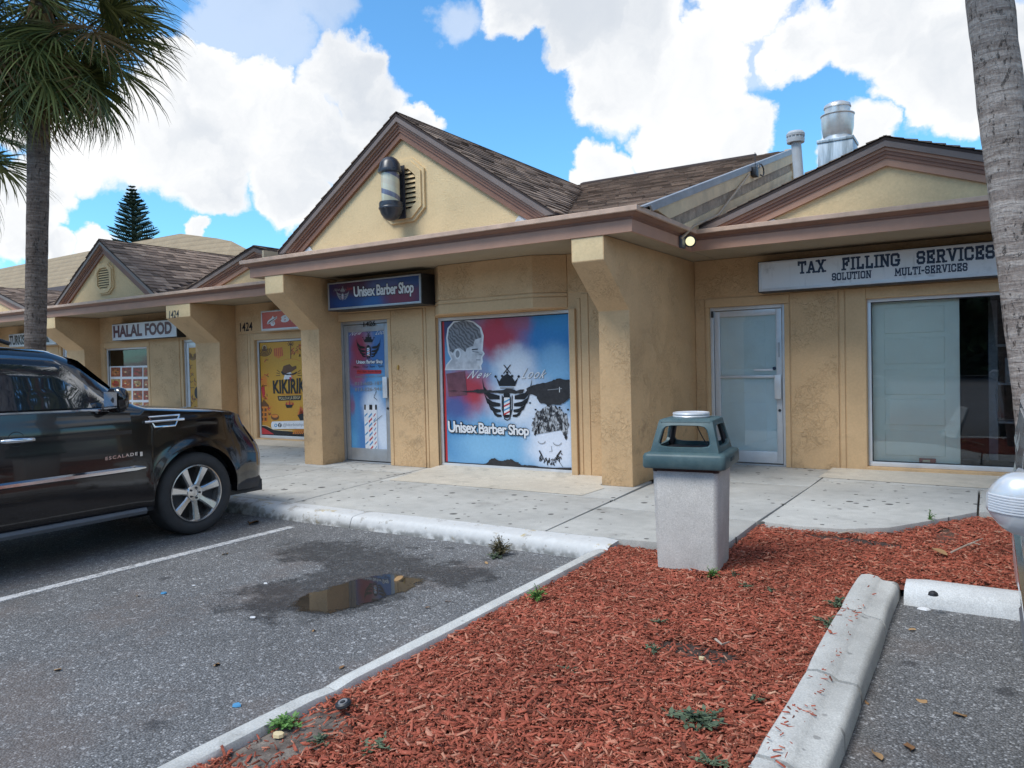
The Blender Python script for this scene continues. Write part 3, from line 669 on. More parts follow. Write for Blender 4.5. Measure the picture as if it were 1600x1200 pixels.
def wall_bay(x0, x1, yf, openings, panels, ztop=2.87, name='wall'):
    """backing round the openings, and the stucco fields in front of it with recessed joints between"""
    b = MB(); xs = sorted({x0, x1}|{o[0] for o in openings}|{o[1] for o in openings})
    for a, c in zip(xs[:-1], xs[1:]):
        op = [o for o in openings if o[0] <= a+1e-6 and o[1] >= c-1e-6]
        z = 0
        for o in sorted(op, key=lambda o: o[2]):
            if o[2] > z+.001: b.box(a, c, yf+.012, yf+.2, z, o[2])
            z = o[3]
        b.box(a, c, yf+.012, yf+.2, z, ztop)
    w = b.build(name, SMOOTH, SHOP)
    for (a, c, z0, z1, mt, pr) in panels:
        p = MB(); p.box(a, c, yf-pr, yf+.03, z0, z1); p.build('wall_panel', mt, w, bevel=.005, seg=1)
    return w
def interior(x0, x1, y, z0, z1, parent, depth=2.2, m=None):
    b = MB(); y0, y1 = y, y+depth
    b.add([(x0, y0, z0), (x1, y0, z0), (x1, y1, z0), (x0, y1, z0), (x0, y0, z1), (x1, y0, z1), (x1, y1, z1), (x0, y1, z1)],
          [(0, 1, 2, 3), (4, 5, 6, 7), (1, 2, 6, 5), (2, 3, 7, 6), (3, 0, 4, 7)]); return b.build('back_room', m or DARKROOM, parent, fix=False)
def make_window(x0, x1, z0, z1, y, mat=ALU, t=.045, pane=True):
    b = MB(); b.box(x0, x1, y, y+.1, z0, z0+t+.012); b.box(x0, x1, y, y+.1, z1-t, z1)
    b.box(x0, x0+t, y+.002, y+.1, z0+t+.012, z1-t); b.box(x1-t, x1, y+.002, y+.1, z0+t+.012, z1-t)
    w = b.build('window', mat, SHOP, bevel=.006)
    s = MB(); s.box(x0-.02, x1+.02, y-.075, y+.12, z0-.07, z0-.002); s.build('sill', SMOOTH, w, bevel=.006)
    s = MB(); s.box(x0+t, x1-t, y+.022, y+.03, z0+t+.012, z0+t+.024); s.box(x0+t, x1-t, y+.022, y+.03, z1-t-.012, z1-t)
    s.box(x0+t, x0+t+.01, y+.022, y+.03, z0+t+.024, z1-t-.012); s.box(x1-t-.01, x1-t, y+.022, y+.03, z0+t+.024, z1-t-.012); s.build('gasket', BLACKM, w)
    if pane:
        p = MB(); p.box(x0+t, x1-t, y+.036, y+.042, z0+t+.012, z1-t); p.build('pane', GLASS, w)
    interior(x0-.15, x1+.15, y+.145, z0-.15, z1+.1, w)
    return w
def make_door(x0, x1, z1, y, mat=ALUD, top=.17, st=.085, bot=.22, hy=1.07, hw=.055, hz=.3, pane=True, thr=True):
    b = MB(); f = .045
    b.box(x0, x0+f, y, y+.1, 0.02, z1); b.box(x1-f, x1, y, y+.1, 0.02, z1); b.box(x0+f, x1-f, y+.001, y+.1, z1-.05, z1)
    fr = b.build('door_frame', mat, SHOP, bevel=.005)
    b = MB(); a, c = x0+f+.008, x1-f-.008; yl = y+.018; za, zb = .035, z1-.06
    b.box(a, a+st, yl, yl+.045, za, zb); b.box(c-st, c, yl, yl+.045, za, zb); b.box(a+st, c-st, yl+.001, yl+.045, za, za+bot); b.box(a+st, c-st, yl+.001, yl+.045, zb-top+.05, zb)
    d = b.build('door', mat, SHOP, bevel=.005)
    if pane: p = MB(); p.box(a+st, c-st, yl+.02, yl+.026, za+bot, zb-top+.05); p.build('pane', GLASS, d)
    h = MB(); hx = c-st/2; h.box(hx-hw, hx+hw*.6, yl-.05, yl-.025, hy-hz/2, hy+hz/2); h.box(hx-.012, hx+.012, yl-.026, yl+.002, hy-hz/2+.02, hy-hz/2+.05); h.box(hx-.012, hx+.012, yl-.026, yl+.002, hy+hz/2-.05, hy+hz/2-.02)
    h.build('handle', ALU, d, bevel=.006)
    k = MB(); k.lathe([(.0, yl-.012), (.018, yl-.012), (.02, yl)], 12, 'y', (hx, 0, hy-.32)); k.build('lock', BLACKM, d)
    if thr: t = MB(); t.box(x0, x1, y-.03, y+.09, .0, .02); t.build('threshold', ALUD, d, bevel=.004)
    return d, (a+st, c-st, za+bot, zb-top+.05, yl+.02)

def sweep(path, prof, mat, name):
    b = MB(); pts = [Vector(p) for p in path]; rows = []
    nrm = [Vector(((q-p).normalized().y, -(q-p).normalized().x)) for p, q in zip(pts[:-1], pts[1:])]
    for i, p in enumerate(pts):
        if i == 0: mm = nrm[0]
        elif i == len(pts)-1: mm = nrm[-1]
        else: mm = nrm[i-1]+nrm[i]; mm = mm/mm.dot(nrm[i])
        rows.append([(p.x+mm.x*o, p.y+mm.y*o, z) for o, z in prof])
    b.grid(rows, close=True); n = len(prof); k = (len(pts)-1)*n
    b.f += [tuple(range(n)), tuple(range(k, k+n))[::-1]]; b.m += [0, 0]
    return b.build(name, mat, SHOP)

def build_shell():
    path = [(-22, .784), (-.70, .784), (-.70, -1.13), (5.43, -1.13), (5.43, .784), (14, .784)]
    sweep(path, [(-.03, FZB), (0, FZB), (0, FZM), (-.03, FZM)], ROSE, 'fascia_board')
    sweep(path, [(-.03, FZM+.001), (.006, FZM+.001), (.006, 2.998), (.016, 2.998), (.016, 3.012), (.03, 3.016), (.05, 3.028), (.066, 3.04), (.078, 3.052), (-.03, 3.052)], BROWN, 'cornice')
    sweep(path, [(-.05, 3.053), (.098, 3.053), (.104, 3.058), (.104, 3.104), (.098, 3.109), (-.05, 3.114)], DRIP, 'drip_edge')
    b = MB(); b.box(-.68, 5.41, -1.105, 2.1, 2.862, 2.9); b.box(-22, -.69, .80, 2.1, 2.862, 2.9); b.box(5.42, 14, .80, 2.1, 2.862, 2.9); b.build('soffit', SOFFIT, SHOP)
    # fins with corbelled heads
    def fin(x0, x1, yp, yc, back):
        b = MB(); poly = [(yp, 0), (yp, 2.074), (yc, 2.585), (yc, 2.858), (back, 2.858), (back, 0)]
        b.prism(poly, 'x', x0, x1); # side faces are the first two, then the rim in order
        b.m = [0, 0, 0, 0, 1, 0, 0, 0]
        b.build('fin_wall', [OCHRE, PALE], SHOP, bevel=.012)
    fin(-.393, .008, -.46, -1.118, 1.9); fin(4.694, 5.095, -.46, -1.118, 1.9)
    for x in (-5.74, -10.92, -16.1, 10.15): fin(x, x+.81, -.46+D, -1.118+D, 2.05)
    yf = -.06
    # ---- barber bay
    wall_bay(.008, 4.694, yf, [(0, 1.02, 0, 2.2), (1.93, 4.09, .02, 2.165)],
             [(.03, 1.09, 2.2, 2.315, SMOOTH, .0), (1.02, 1.085, 0, 2.195, SMOOTH, 0), (1.1, 1.70, 0, 2.315, OCHRE, .004), (1.715, 1.755, 0, 2.315, SMOOTH, 0), (1.767, 1.93, 0, 2.33, SMOOTH, .003),
              (.03, 1.9, 2.33, 2.86, OCHRE, 0), (4.10, 4.185, 0, 2.16, SMOOTH, .035), (4.20, 4.25, 0, 2.29, SMOOTH, 0), (4.262, 4.36, 0, 2.345, SMOOTH, 0), (4.372, 4.69, 0, 2.36, OCHRE, 0), (4.075, 4.69, 2.37, 2.86, OCHRE, 0)])
    # boxed header over the window, splayed at its right end
    hd = [(1.93, -.062), (2.19, -.30), (3.70, -.30), (4.07, -.062), (4.07, .0), (1.93, .0)]
    for z0, z1, m, pr in ((2.185, 2.318, SMOOTH, 0), (2.328, 2.372, SMOOTH, .0), (2.382, 2.858, OCHRE, 0)):
        b = MB(); b.prism(hd, 'z', z0, z1); b.build('window_header', m, SHOP, bevel=.005, seg=1)
    b = MB(); b.prism([(1.95, -.058), (2.195, -.288), (3.693, -.288), (4.05, -.058), (4.05, .0), (1.95, .0)], 'z', 2.19, 2.85); b.build('window_header', SMOOTH, SHOP)
    # ---- tax bay
    yf = D-.06
    wall_bay(5.095, 10.3, yf, [(5.296, 6.315, 0, 2.2), (7.317, 9.75, .065, 2.19)],
             [(5.1, 5.235, 0, 2.32, OCHRE, 0), (5.247, 5.29, 0, 2.2, SMOOTH, .004), (5.247, 6.38, 2.2, 2.32, SMOOTH, .004), (6.315, 6.38, 0, 2.195, SMOOTH, .004), (6.395, 6.985, 0, 2.33, OCHRE, .006),
              (7.0, 7.06, 0, 2.33, SMOOTH, 0), (7.072, 7.31, 0, 2.33, SMOOTH, .004), (7.312, 9.8, 2.19, 2.33, SMOOTH, .004), (5.1, 10.2, 2.345, 2.86, OCHRE, 0)])
    # ---- the two bays left of the barber
    wall_bay(-4.93, -.393, yf, [(-4.33, -2.1, .06, 2.1), (-1.65, -.65, 0, 2.2)],
             [(-4.92, -4.56, 0, 2.235, OCHRE, 0), (-4.545, -4.47, 0, 2.235, SMOOTH, 0), (-4.458, -4.34, 0, 2.235, SMOOTH, .004), (-4.34, -2.0, 2.1, 2.235, SMOOTH, .004), (-2.05, -1.7, 0, 2.235, OCHRE, 0), (-4.92, -.4, 2.25, 2.86, OCHRE, 0)])
    wall_bay(-10.12, -5.74, yf, [(-9.95, -8.16, .3, 2.1), (-6.81, -5.8, 0, 2.2)],
             [(-10.11, -9.97, 0, 2.235, SMOOTH, .004), (-9.96, -8.05, 2.1, 2.235, SMOOTH, .004), (-8.15, -8.06, 0, 2.09, SMOOTH, .004), (-8.04, -6.9, 0, 2.32, OCHRE, .004), (-10.11, -8.05, 2.25, 2.86, OCHRE, 0), (-8.04, -5.75, 2.335, 2.86, OCHRE, 0)])
    wall_bay(-15.3, -10.92, yf, [(-12.0, -11.0, 0, 2.2), (-15, -12.9, .3, 2.1)], [(-15.2, -10.95, 2.25, 2.86, OCHRE, 0), (-12.8, -12.1, 0, 2.24, OCHRE, 0)])
    wall_bay(-22, -16.1, yf, [], [(-21.9, -16.1, 0, 2.86, OCHRE, 0)])
    b = MB(); b.box(-22, 14, 9.5, 9.7, 0, 3.2); b.box(-22, -21.8, 2.1, 9.5, 0, 3.2); b.box(13.8, 14, 2.1, 9.5, 0, 3.2); b.build('rear_wall', OCHRE, SHOP)
build_shell()

# ------------------------------------------------------------------ roofs
_indiv = [0]
def shingles(roof, O, u, v, rng_, Lv, single=0, expo=.14, tab=.3):
    """courses of tabs on the plane O + a*u + b*v; rng_(b) gives the run of a"""
    O, u, v = Vector(O), Vector(u).normalized(), Vector(v).normalized(); n = u.cross(v)
    if n.z < 0: n = -n
    mb = MB(); k = 0; b = 0.; row = 0; base = None; M = None
    while b < Lv-.02:
        lo, hi = rng_(b); a = lo-random.random()*tab
        while a < hi:
            w = tab*random.choice((.6, .85, 1, 1.15)); a0, a1 = max(a, lo)+.003, min(a+w, hi)-.003; a += w
            if a1-a0 < .03: continue
            th = random.choice((.007, .009, .016)); up = min(.165, Lv-b+.02)
            P = lambda q, r, h: O+u*q+v*r+n*h
            vs = [P(a0, b, .0), P(a1, b, .0), P(a1, b+up, .0), P(a0, b+up, .0), P(a0, b, th+.006), P(a1, b, th+.006), P(a1, b+up, .003), P(a0, b+up, .003)]
            fs = [(4, 5, 6, 7), (0, 1, 5, 4), (1, 2, 6, 5), (3, 0, 4, 7)]
            if k < single:
                if base is None:
                    q = MB(); q.add([(0, 0, 0), (1, 0, 0), (1, 1, 0), (0, 1, 0), (0, 0, 1), (1, 0, 1), (1, 1, .2), (0, 1, .2)], fs); base = _build0(q, 'shingle', SHINGLE, None, fix=False); me = base.data; o = base
                else: o = bpy.data.objects.new('shingle', me); COL.objects.link(o)
                o.parent = roof; p = P(a0, b, 0); x, y, z = u*(a1-a0), v*up, n*(th+.006)
                o.matrix_local = Matrix(((x.x, y.x, z.x, p.x), (x.y, y.y, z.y, p.y), (x.z, y.z, z.z, p.z), (0, 0, 0, 1)))
            else: mb.add(vs, fs)
            k += 1
        b += expo; row += 1
    if mb.v:
        o = mb.build('shingles', SHINGLE, roof, fix=False); o['kind'] = 'stuff'
    return k

def gable(ax, hw, z0, z1, yt, eave_y, vent=None, singles=0, both=True):
    s = (z1-z0)/hw; zr = z1
    def leg(side, d1, d2, y0, y1, mb, m=0):
        X = lambda d: ax+side*(z1-d-z0)/s
        mb.prism([(X(d1), z0), (ax, z1-d1), (ax, z1-d2), (X(d2), z0)], 'y', y0, y1, m)
    for d1, d2, y, m, nm in ((0, .085, yt-.02, EDGE, 'edge_metal'), (.0855, .12, yt+.012, ROSE, 'rake_moulding'), (.1205, .16, yt+.028, BROWN, 'rake_moulding'), (.1605, .2, yt+.04, BROWN, 'rake_moulding'), (.2005, .285, yt+.055, ROSE if s < .5 else BROWN, 'rake_board')):
        b = MB(); leg(-1, d1, d2, y, yt+.16, b); leg(1, d1, d2, y, yt+.16, b); b.build(nm, m, SHOP)
    b = MB(); b.prism([(ax-(z1-.2-z0)/s, z0-.06), (ax-(z1-.2-z0)/s, z0), (ax, z1-.2), (ax+(z1-.2-z0)/s, z0), (ax+(z1-.2-z0)/s, z0-.06)], 'y', yt+.1, yt+.22); b.build('gable_wall', PALE, SHOP)
    yv = lambda z: eave_y+(z-3.07)/PITCH_M
    for side in (-1, 1):
        foot = (ax+side*hw, z0+.01); b = MB(); yf = yt-.025
        top = [(ax, yf, z1+.012), (foot[0], yf, foot[1]+.012), (foot[0], yv(foot[1]), foot[1]+.012), (ax, yv(z1)+.15, z1+.012)]
        b.add(top+[(p[0], p[1], p[2]-.03) for p in top], [(0, 1, 2, 3), (7, 6, 5, 4), (0, 1, 5, 4), (1, 2, 6, 5), (2, 3, 7, 6), (3, 0, 4, 7)])
        rf = b.build('roof', DECK, SHOP)
        L = math.hypot(hw, z1-z0); vz = (z1-z0)/L
        O = (foot[0], 0, foot[1]+.014)
        shingles(rf, O, (0, 1, 0), (-side*hw, 0, z1-z0), lambda q: (yf-.012, max(yf+.05, yv(foot[1]+q*vz)+.05)), L, singles if side > 0 else 0)
    # ridge cap
    b = MB(); y = yt-.02
    while y < yv(z1)-.1:
        for side in (-1, 1): b.add([(ax, y, z1+.034), (ax+side*.12, y, z1+.034-.12*s), (ax+side*.12, y+.3, z1+.026-.12*s), (ax, y+.3, z1+.026)], [(0, 1, 2, 3)])
        y += .22
    b.build('ridge_cap', SHINGLE, SHOP)
    # sealed feet of the rake
    for side in (-1, 1):
        b = MB(); x = ax+side*(hw-.12); b.box(x-.16, x+.16, yt-.06, yt+.1, FZT-.005, FZT+.016); b.build('flashing', LEAD, SHOP, bevel=.004, seg=1)
        b = MB(); X = ax+side*(z1-.285-z0)/s; b.prism([(X-side*.02, z0-.05), (X-side*.22, z0-.05), (X-side*.02-side*.1, z0+.1*s*.9), (X-side*.0, z0+.0)], 'y', yt+.078, yt+.09); b.build('flashing', LEAD, SHOP)
    if vent:
        vx, vz, vw, vh = vent; y = yt+.1
        def octo(w, h): c = .32; return [(vx-w, vz-h*(1-c*1.2)), (vx-w*(1-c*1.5), vz-h), (vx+w*(1-c*1.5), vz-h), (vx+w, vz-h*(1-c*1.2)), (vx+w, vz+h*(1-c*1.2)), (vx+w*(1-c*1.5), vz+h), (vx-w*(1-c*1.5), vz+h), (vx-w, vz+h*(1-c*1.2))]
        b = MB()
        for k0, k1, yy in ((1., .86, y-.035), (.9, .68, y-.06)):
            A, B = octo(vw*k0, vh*k0), octo(vw*k1, vh*k1)
            for i in range(8):
                j = (i+1) % 8; b.add([(A[i][0], yy, A[i][1]), (A[j][0], yy, A[j][1]), (B[j][0], yy, B[j][1]), (B[i][0], yy, B[i][1]), (A[i][0], y+.01, A[i][1]), (A[j][0], y+.01, A[j][1]), (B[j][0], y+.01, B[j][1]), (B[i][0], y+.01, B[i][1])],
                      [(0, 1, 2, 3), (0, 1, 5, 4), (2, 3, 7, 6)])
        vt = b.build('gable_vent', PALE, SHOP)
        b = MB(); b.prism(octo(vw*.7, vh*.7), 'y', y-.008, y-.002); b.build('vent_opening', BLACKM, vt)
        inn = octo(vw*.69, vh*.69)
        for i in range(9):
            z = vz-vh*.69+(i+.5)*2*vh*.69/9; h = vh*.69/9
            t = abs(z-vz)/(vh*.69); w = vw*.69*(1 if t < 1-.32*1.2 else 1-(t-(1-.384))/.384*.48)
            b = MB(); b.prism([(y-.05, z-h*.95), (y-.042, z-h*.95), (y-.012, z+h*.55), (y-.022, z+h*.55)], 'x', vx-w, vx+w); b.build('slat', PALE, vt)

def roofs():
    EY = -1.16; EYD = EY+D
    gable(2.21, 2.29, 3.155, 4.71, -1.1, EY, vent=(2.2, 3.745, .37, .40))
    gable(7.66, 2.17, 3.13, 3.89, .81, EYD)
    gable(-2.93, 2.12, 3.10, 3.77, .79, EYD)
    gable(-8.06, 2.07, 3.07, 4.44, .79, EYD, vent=(-8.08, 3.60, .355, .35), singles=285)
    gable(-13.3, 2.15, 3.08, 3.78, .79, EYD)
    def plane(x0, x1, ey, yr, sx0, sx1, cap=True):
        zr = 3.07+PITCH_M*(yr-ey); b = MB()
        b.add([(x0, ey, 3.07), (x1, ey, 3.07), (x1, yr, zr), (x0, yr, zr), (x0, ey, 3.03), (x1, ey, 3.03), (x1, yr, zr-.04), (x0, yr, zr-.04)], [(0, 1, 2, 3), (7, 6, 5, 4), (0, 1, 5, 4), (1, 2, 6, 5), (2, 3, 7, 6), (3, 0, 4, 7)])
        yb = 9.8; zb = zr-PITCH_M*(yb-yr); b.add([(x0, yr, zr), (x1, yr, zr), (x1, yb, zb), (x0, yb, zb)], [(0, 1, 2, 3)])
        rf = b.build('roof', DECK, SHOP)
        L = math.hypot(yr-ey, zr-3.07)
        shingles(rf, (0, ey, 3.072), (1, 0, 0), (0, yr-ey, zr-3.07), lambda q: (sx0, sx1), L)
        if cap:
            c = MB(); c.prism([(yr-.14, zr-.03), (yr-.13, zr+.0), (yr, zr+.05), (yr+.13, zr+.0), (yr+.14, zr-.03)], 'x', sx0+.2, sx1-.55); c.build('ridge_vent', DECK, SHOP)
        return zr
    zr = plane(-.75, 5.45, EY, 6.2, 1.0, 5.44)
    plane(5.53, 14, EYD, 6.3, 5.54, 11.5, False); plane(-22, -.76, EYD, 6.3, -16, -.77, False)
    # stepped end wall between the two roof levels
    P = lambda y, dz: (y, 3.07+PITCH_M*(y-EY)+dz)
    def strip(x0, x1, d0, d1, m, nm, ya=EY-.05, yb=6.25):
        ZC = 3.1; y0, y1 = (max(ya, EY+(ZC-3.07-d)/PITCH_M) for d in (d0, d1)); b = MB(); b.prism([P(y0, d0), P(yb, d0), P(yb, d1), P(y1, d1)], 'x', x0, x1); return b.build(nm, m, SHOP)
    strip(5.49, 5.56, .0, .022, FLASH, 'rake_flashing'); strip(5.535, 5.558, -.07, -.001, FLASH, 'rake_flashing', 0-.9)
    strip(5.4, 5.54, -.24, -.071, BOARD, 'rake_board', -.7); strip(5.4, 5.505, -.385, -.241, BAND, 'stucco_band', -.5)
    strip(5.4, 5.535, -.475, -.386, BOARD, 'rake_board', -.2); strip(5.4, 5.525, -.55, -.476, BOARD, 'rake_board', .2); strip(5.5, 5.58, -.6, -.551, FLASH, 'step_flashing', .75)
    # far slope of the step
    b = MB(); yr = 6.25; z = 3.07+PITCH_M*(yr-EY); b.prism([(yr, z-.6), (yr, z+.03), (9.8, z+.03-PITCH_M*3.55), (9.8, z-.6-PITCH_M*3.55)], 'x', 5.4, 5.55); b.build('rake_board', BOARD, SHOP)
    b = MB(); b.box(-.74, -.70, EY+.3, 6, 2.9, 3.3); b.build('rake_board', BOARD, SHOP)
roofs()

# ------------------------------------------------------------------ doors, windows and what is printed on them
def emblem(F, cx, cy, k, l=6, dark=I_BLACK):
    """winged barber pole with a crown, scissors and comb; k is the half span"""
    S = lambda x, y: (cx+x*k, cy+y*k)
    for sx in (-1, 1):
        for (a, b, c, d, w) in (((1.0, -.68), (.92, -.34), (.70, -.08), (.30, .02), .25), ((.92, -.10), (.80, .12), (.58, .26), (.27, .33), .20), ((.78, .24), (.66, .42), (.46, .54), (.25, .58), .16), ((.62, .54), (.5, .68), (.38, .76), (.22, .79), .12)):
            top = [S(sx*p[0], p[1]) for p in (a, b, c, d)]
            bot = [S(sx*p[0], p[1]+w*(.1, 1.0, 1., .6)[i]) for i, p in enumerate((a, b, c, d))]
            F.poly(top+bot[::-1], dark, l)
        F.line([S(sx*.2, .02), S(sx*.2, .55), S(sx*.1, .95), S(0, 1.0)], k*.035, dark, l)
    F.poly([S(*p) for p in ((-.45, -.72), (-.31, -.54), (-.2, -.72), (0, -.86), (.2, -.72), (.31, -.54), (.45, -.72), (.32, -.36), (-.32, -.36))], dark, l)
    for x, y in ((-.46, -.74), (-.2, -.76), (.2, -.76), (.46, -.74), (0, -.9)): F.disc(*S(x, y), k*.05, k*.05, dark, l, 10)
    F.rect(*S(-.28, -.31), *S(.28, -.26), I_GREY, l)
    F.line([S(-.13, -1.2), S(.14, -.86)], k*.035, dark, l); F.line([S(.13, -1.2), S(-.14, -.86)], k*.035, dark, l+.3)
    F.poly([S(-.17, .06), S(.15, .06), S(.15, .82), S(-.17, .82)], dark, l); F.rect(*S(-.12, .1), *S(.1, .78), I_WHITE, l+.5)
    for i in range(4):
        y = .16+i*.16; F.poly([S(-.13, y+.1), S(.1, y-.02), S(.1, y+.05), S(-.13, y+.17)], I_RED if i % 2 else I_BLUE, l+1)
    F.disc(*S(-.015, .0), k*.13, k*.12, dark, l, 14); F.disc(*S(-.015, .84), k*.11, k*.07, dark, l, 14)

def outlined(F, t, tl, tr, bl, br, l=8, fg=None, bg=None, o=.05, **k):
    g = .30 if 'p' in t else .0
    bl = (bl[0], bl[1]+(bl[1]-tl[1])*g); br = (br[0], br[1]+(br[1]-tr[1])*g); k.setdefault('spacing', .9)
    F.text(t, tl, tr, bl, br, bg or I_BLACK, l, bold=o+.03, **k)
    e = .035*(tr[0]-tl[0])/len(t)*2.2; h = (bl[1]-tl[1])*.05
    F.text(t, (tl[0]+e*.5, tl[1]+h), (tr[0]-e*.5, tr[1]+h), (bl[0]+e*.5, bl[1]-h), (br[0]-e*.5, br[1]-h), fg or I_WHITE, l+2, bold=.028, **k)

def barber_openings():
    W = make_window(1.933, 4.09, .022, 2.162, 0)
    z5 = zz(.35, 660, 360)
    def W5(x, y): p = U(*z5(x, y), 'y', .03); return p.x, p.z
    sp = []
    def S(x, y, r, c, a=1.):
        p = W5(x, y); q = W5(x+r[0], y) ; rz = abs(W5(x, y+r[1])[1]-p[1]); sp.append((p[0], p[1], abs(q[0]-p[0]), rz, c, a))
    S(560, 480, (260, 240), (.035, .20, .47)); S(590, 600, (120, 120), (.25, .48, .68), .8); S(130, 420, (130, 120), (.05, .06, .16)); S(330, 470, (160, 150), (.42, .045, .075)); S(200, 720, (150, 130), (.40, .05, .07)); S(430, 400, (80, 80), (.33, .08, .13), .7)
    S(410, 600, (120, 110), (.68, .72, .78)); S(440, 760, (190, 150), (.66, .7, .77)); S(140, 800, (90, 100), (.06, .10, .28), .9); S(130, 930, (120, 110), (.06, .22, .45), .9); S(300, 960, (220, 90), (.22, .45, .66), .85); S(590, 940, (170, 190), (.66, .70, .79)); S(620, 400, (120, 90), (.04, .24, .5), .8)
    bgm = airbrush('faded airbrushed vinyl', (.16, .36, .58), sp, .38)
    F = Film(.03, z5)
    F.poly([(86, 392), (664, 352), (681, 1068), (104, 1042)], bgm, 0)
    F.poly([(84, 392), (96, 391), (114, 1042), (101, 1043)], I_RED, 1); F.poly([(84, 389), (664, 350), (664, 358), (84, 398)], I_MAROON, 2)
    # child's head with waved hair, seen from behind at the side
    m, nt, b = newmat('grey photo print'); c = nd(nt, 'ShaderNodeNewGeometry').outputs['Position']
    setb(nt, b, col=mix(nt, mr(nt, noise(nt, c, 9, 3).outputs[0], .35, .65), (.42, .42, .44), (.62, .62, .64)), rough=.4)
    m2, nt, b = newmat('waved hair print'); c = nd(nt, 'ShaderNodeNewGeometry').outputs['Position']
    wv = nd(nt, 'ShaderNodeTexWave', {'Vector': c, 'Scale': 9., 'Distortion': 9., 'Detail': 4.}, bands_direction='DIAGONAL')
    setb(nt, b, col=mix(nt, wv.outputs['Fac'], (.085, .085, .09), (.24, .24, .26)), rough=.4)
    F.poly([(100, 624), (106, 600), (128, 574), (114, 545), (106, 480), (112, 436), (138, 406), (186, 396), (228, 406), (262, 432), (274, 470), (271, 508), (269, 535), (278, 550), (268, 568), (270, 588), (262, 604), (266, 622)], I_WHITE, 3)
    F.poly([(106, 618), (112, 602), (134, 575), (120, 543), (113, 480), (118, 440), (142, 413), (186, 403), (224, 412), (255, 437), (266, 471), (263, 508), (261, 536), (270, 550), (260, 566), (262, 588), (254, 602), (258, 618)], m, 4)
    F.poly([(122, 538), (113, 480), (118, 440), (142, 412), (186, 402), (226, 412), (256, 440), (263, 478), (234, 488), (226, 515), (198, 526), (192, 544), (168, 524), (146, 530), (136, 548)], m2, 5)
    F.disc(157, 552, 15, 24, I_WHITE, 6); F.disc(157, 552, 9, 16, I_GREY, 7)
    F.line([(225, 540), (250, 545)], 5, I_GREY, 6); F.line([(240, 578), (258, 578)], 4, I_GREY, 6); F.line([(252, 552), (266, 556)], 3, I_GREY, 6); F.line([(222, 532), (246, 530)], 5, I_BLACK, 6)
    F.poly([(106, 640), (190, 628), (200, 735), (118, 742)], plain('painted reflection', (.16, .06, .08), .4, var=.3, scale=8), 3)  # dark reflection in the glass, drawn into the poster as a flat shape
    F.text('New', (214, 624), (312, 626), (198, 662), (302, 658), I_WHITE, 6, shear=.5, spacing=1.35); F.text('New', (216, 622), (314, 624), (200, 660), (304, 656), I_GREY, 5, shear=.5, spacing=1.35)
    F.text('Look', (452, 612), (556, 622), (440, 662), (548, 660), I_WHITE, 6, shear=.5, spacing=1.2); F.text('Look', (454, 614), (558, 624), (442, 664), (550, 662), I_GREY, 5, shear=.5, spacing=1.2)
    emblem(F, 378, 735, 112, 7)
    # torn strip
    def jag(pts, n=5, a=5):
        out = []
        for p, q in zip(pts, pts[1:]+pts[:1]):
            for i in range(n): t = i/n; out.append((p[0]+(q[0]-p[0])*t+random.uniform(-a, a), p[1]+(q[1]-p[1])*t+random.uniform(-a, a)))
        return out
    F.poly(jag([(112, 716), (220, 716), (255, 709), (300, 714), (360, 712), (378, 704), (420, 714), (455, 708), (448, 726), (400, 728), (330, 726), (250, 727), (222, 721)], 4, 2), I_TORN, 10)
    F.poly(jag([(462, 706), (500, 690), (560, 676), (600, 662), (669, 667), (672, 742), (648, 756), (618, 778), (560, 779), (522, 768), (505, 738), (470, 728)], 5, 3), I_TORN, 10)
    F.line([(560, 712), (622, 706)], 3, I_GREY, 11); F.line([(612, 700), (612, 722)], 3, I_WHITE, 11)
    outlined(F, 'Unisex Barber Shop', (112, 845), (476, 868), (116, 903), (478, 918), 12)
    # second head: tousled hair, closed eyes, beard
    m3, nt, b = newmat('tousled hair print'); c = nd(nt, 'ShaderNodeNewGeometry').outputs['Position']
    nn = noise(nt, vth(nt, 'MULTIPLY', c, (22, 1, 9)), 1.2, 4, .6, 1.2)
    setb(nt, b, col=mix(nt, mr(nt, nn.outputs[0], .45, .6), (.02, .02, .025), (.45, .47, .5)), rough=.4)
    F.poly(jag([(494, 890), (492, 850), (508, 815), (545, 790), (590, 782), (630, 805), (650, 850), (648, 905), (640, 930), (622, 895), (598, 880), (560, 884), (520, 872), (505, 905), (498, 915)], 5, 7), m3, 6)
    for x, y in ((505, 800), (560, 782), (612, 790), (640, 820), (480, 770), (650, 800)): F.disc(x, y, 5, 4, I_BLACK, 6, 7)
    F.arc(532, 940, 16, 12, 10, 170, 3, I_GREY, 6); F.arc(602, 946, 18, 13, 10, 170, 3, I_GREY, 6); F.line([(575, 962), (578, 985), (566, 988)], 2, I_GREY, 6)
    for i in range(34):
        t = i/33; x = 522+98*t; y = 1005+24*math.sin(PI*t)+random.uniform(-12, 12); F.line([(x, y), (x+random.uniform(-8, 8), y+random.uniform(4, 14))], 4, I_BLACK, 6+.01*i)
    F.line([(522, 984), (534, 1008)], 6, I_BLACK, 7); F.line([(618, 984), (600, 1008)], 6, I_BLACK, 7); F.line([(596, 1012), (626, 1055)], 2, I_BLACK, 7)
    F.poly(jag([(108, 1034), (160, 1037), (230, 1041), (286, 1041), (304, 1022), (322, 1017), (350, 1031), (372, 1026), (392, 1021), (424, 1034), (438, 1046), (480, 1050), (560, 1058), (680, 1061), (680, 1069), (500, 1064), (108, 1044)], 4, 2.5), I_TORN, 10)
    F.build('poster', W)
    # ---- door
    dr, (x0, x1, z0, z1, yg) = make_door(0, 1.02, 2.2, 0, top=.16, bot=.19, hy=1.17, hz=.32)
    z4 = zz(.3166, 360, 380)
    F = Film(yg-.003, z4)
    sp = []
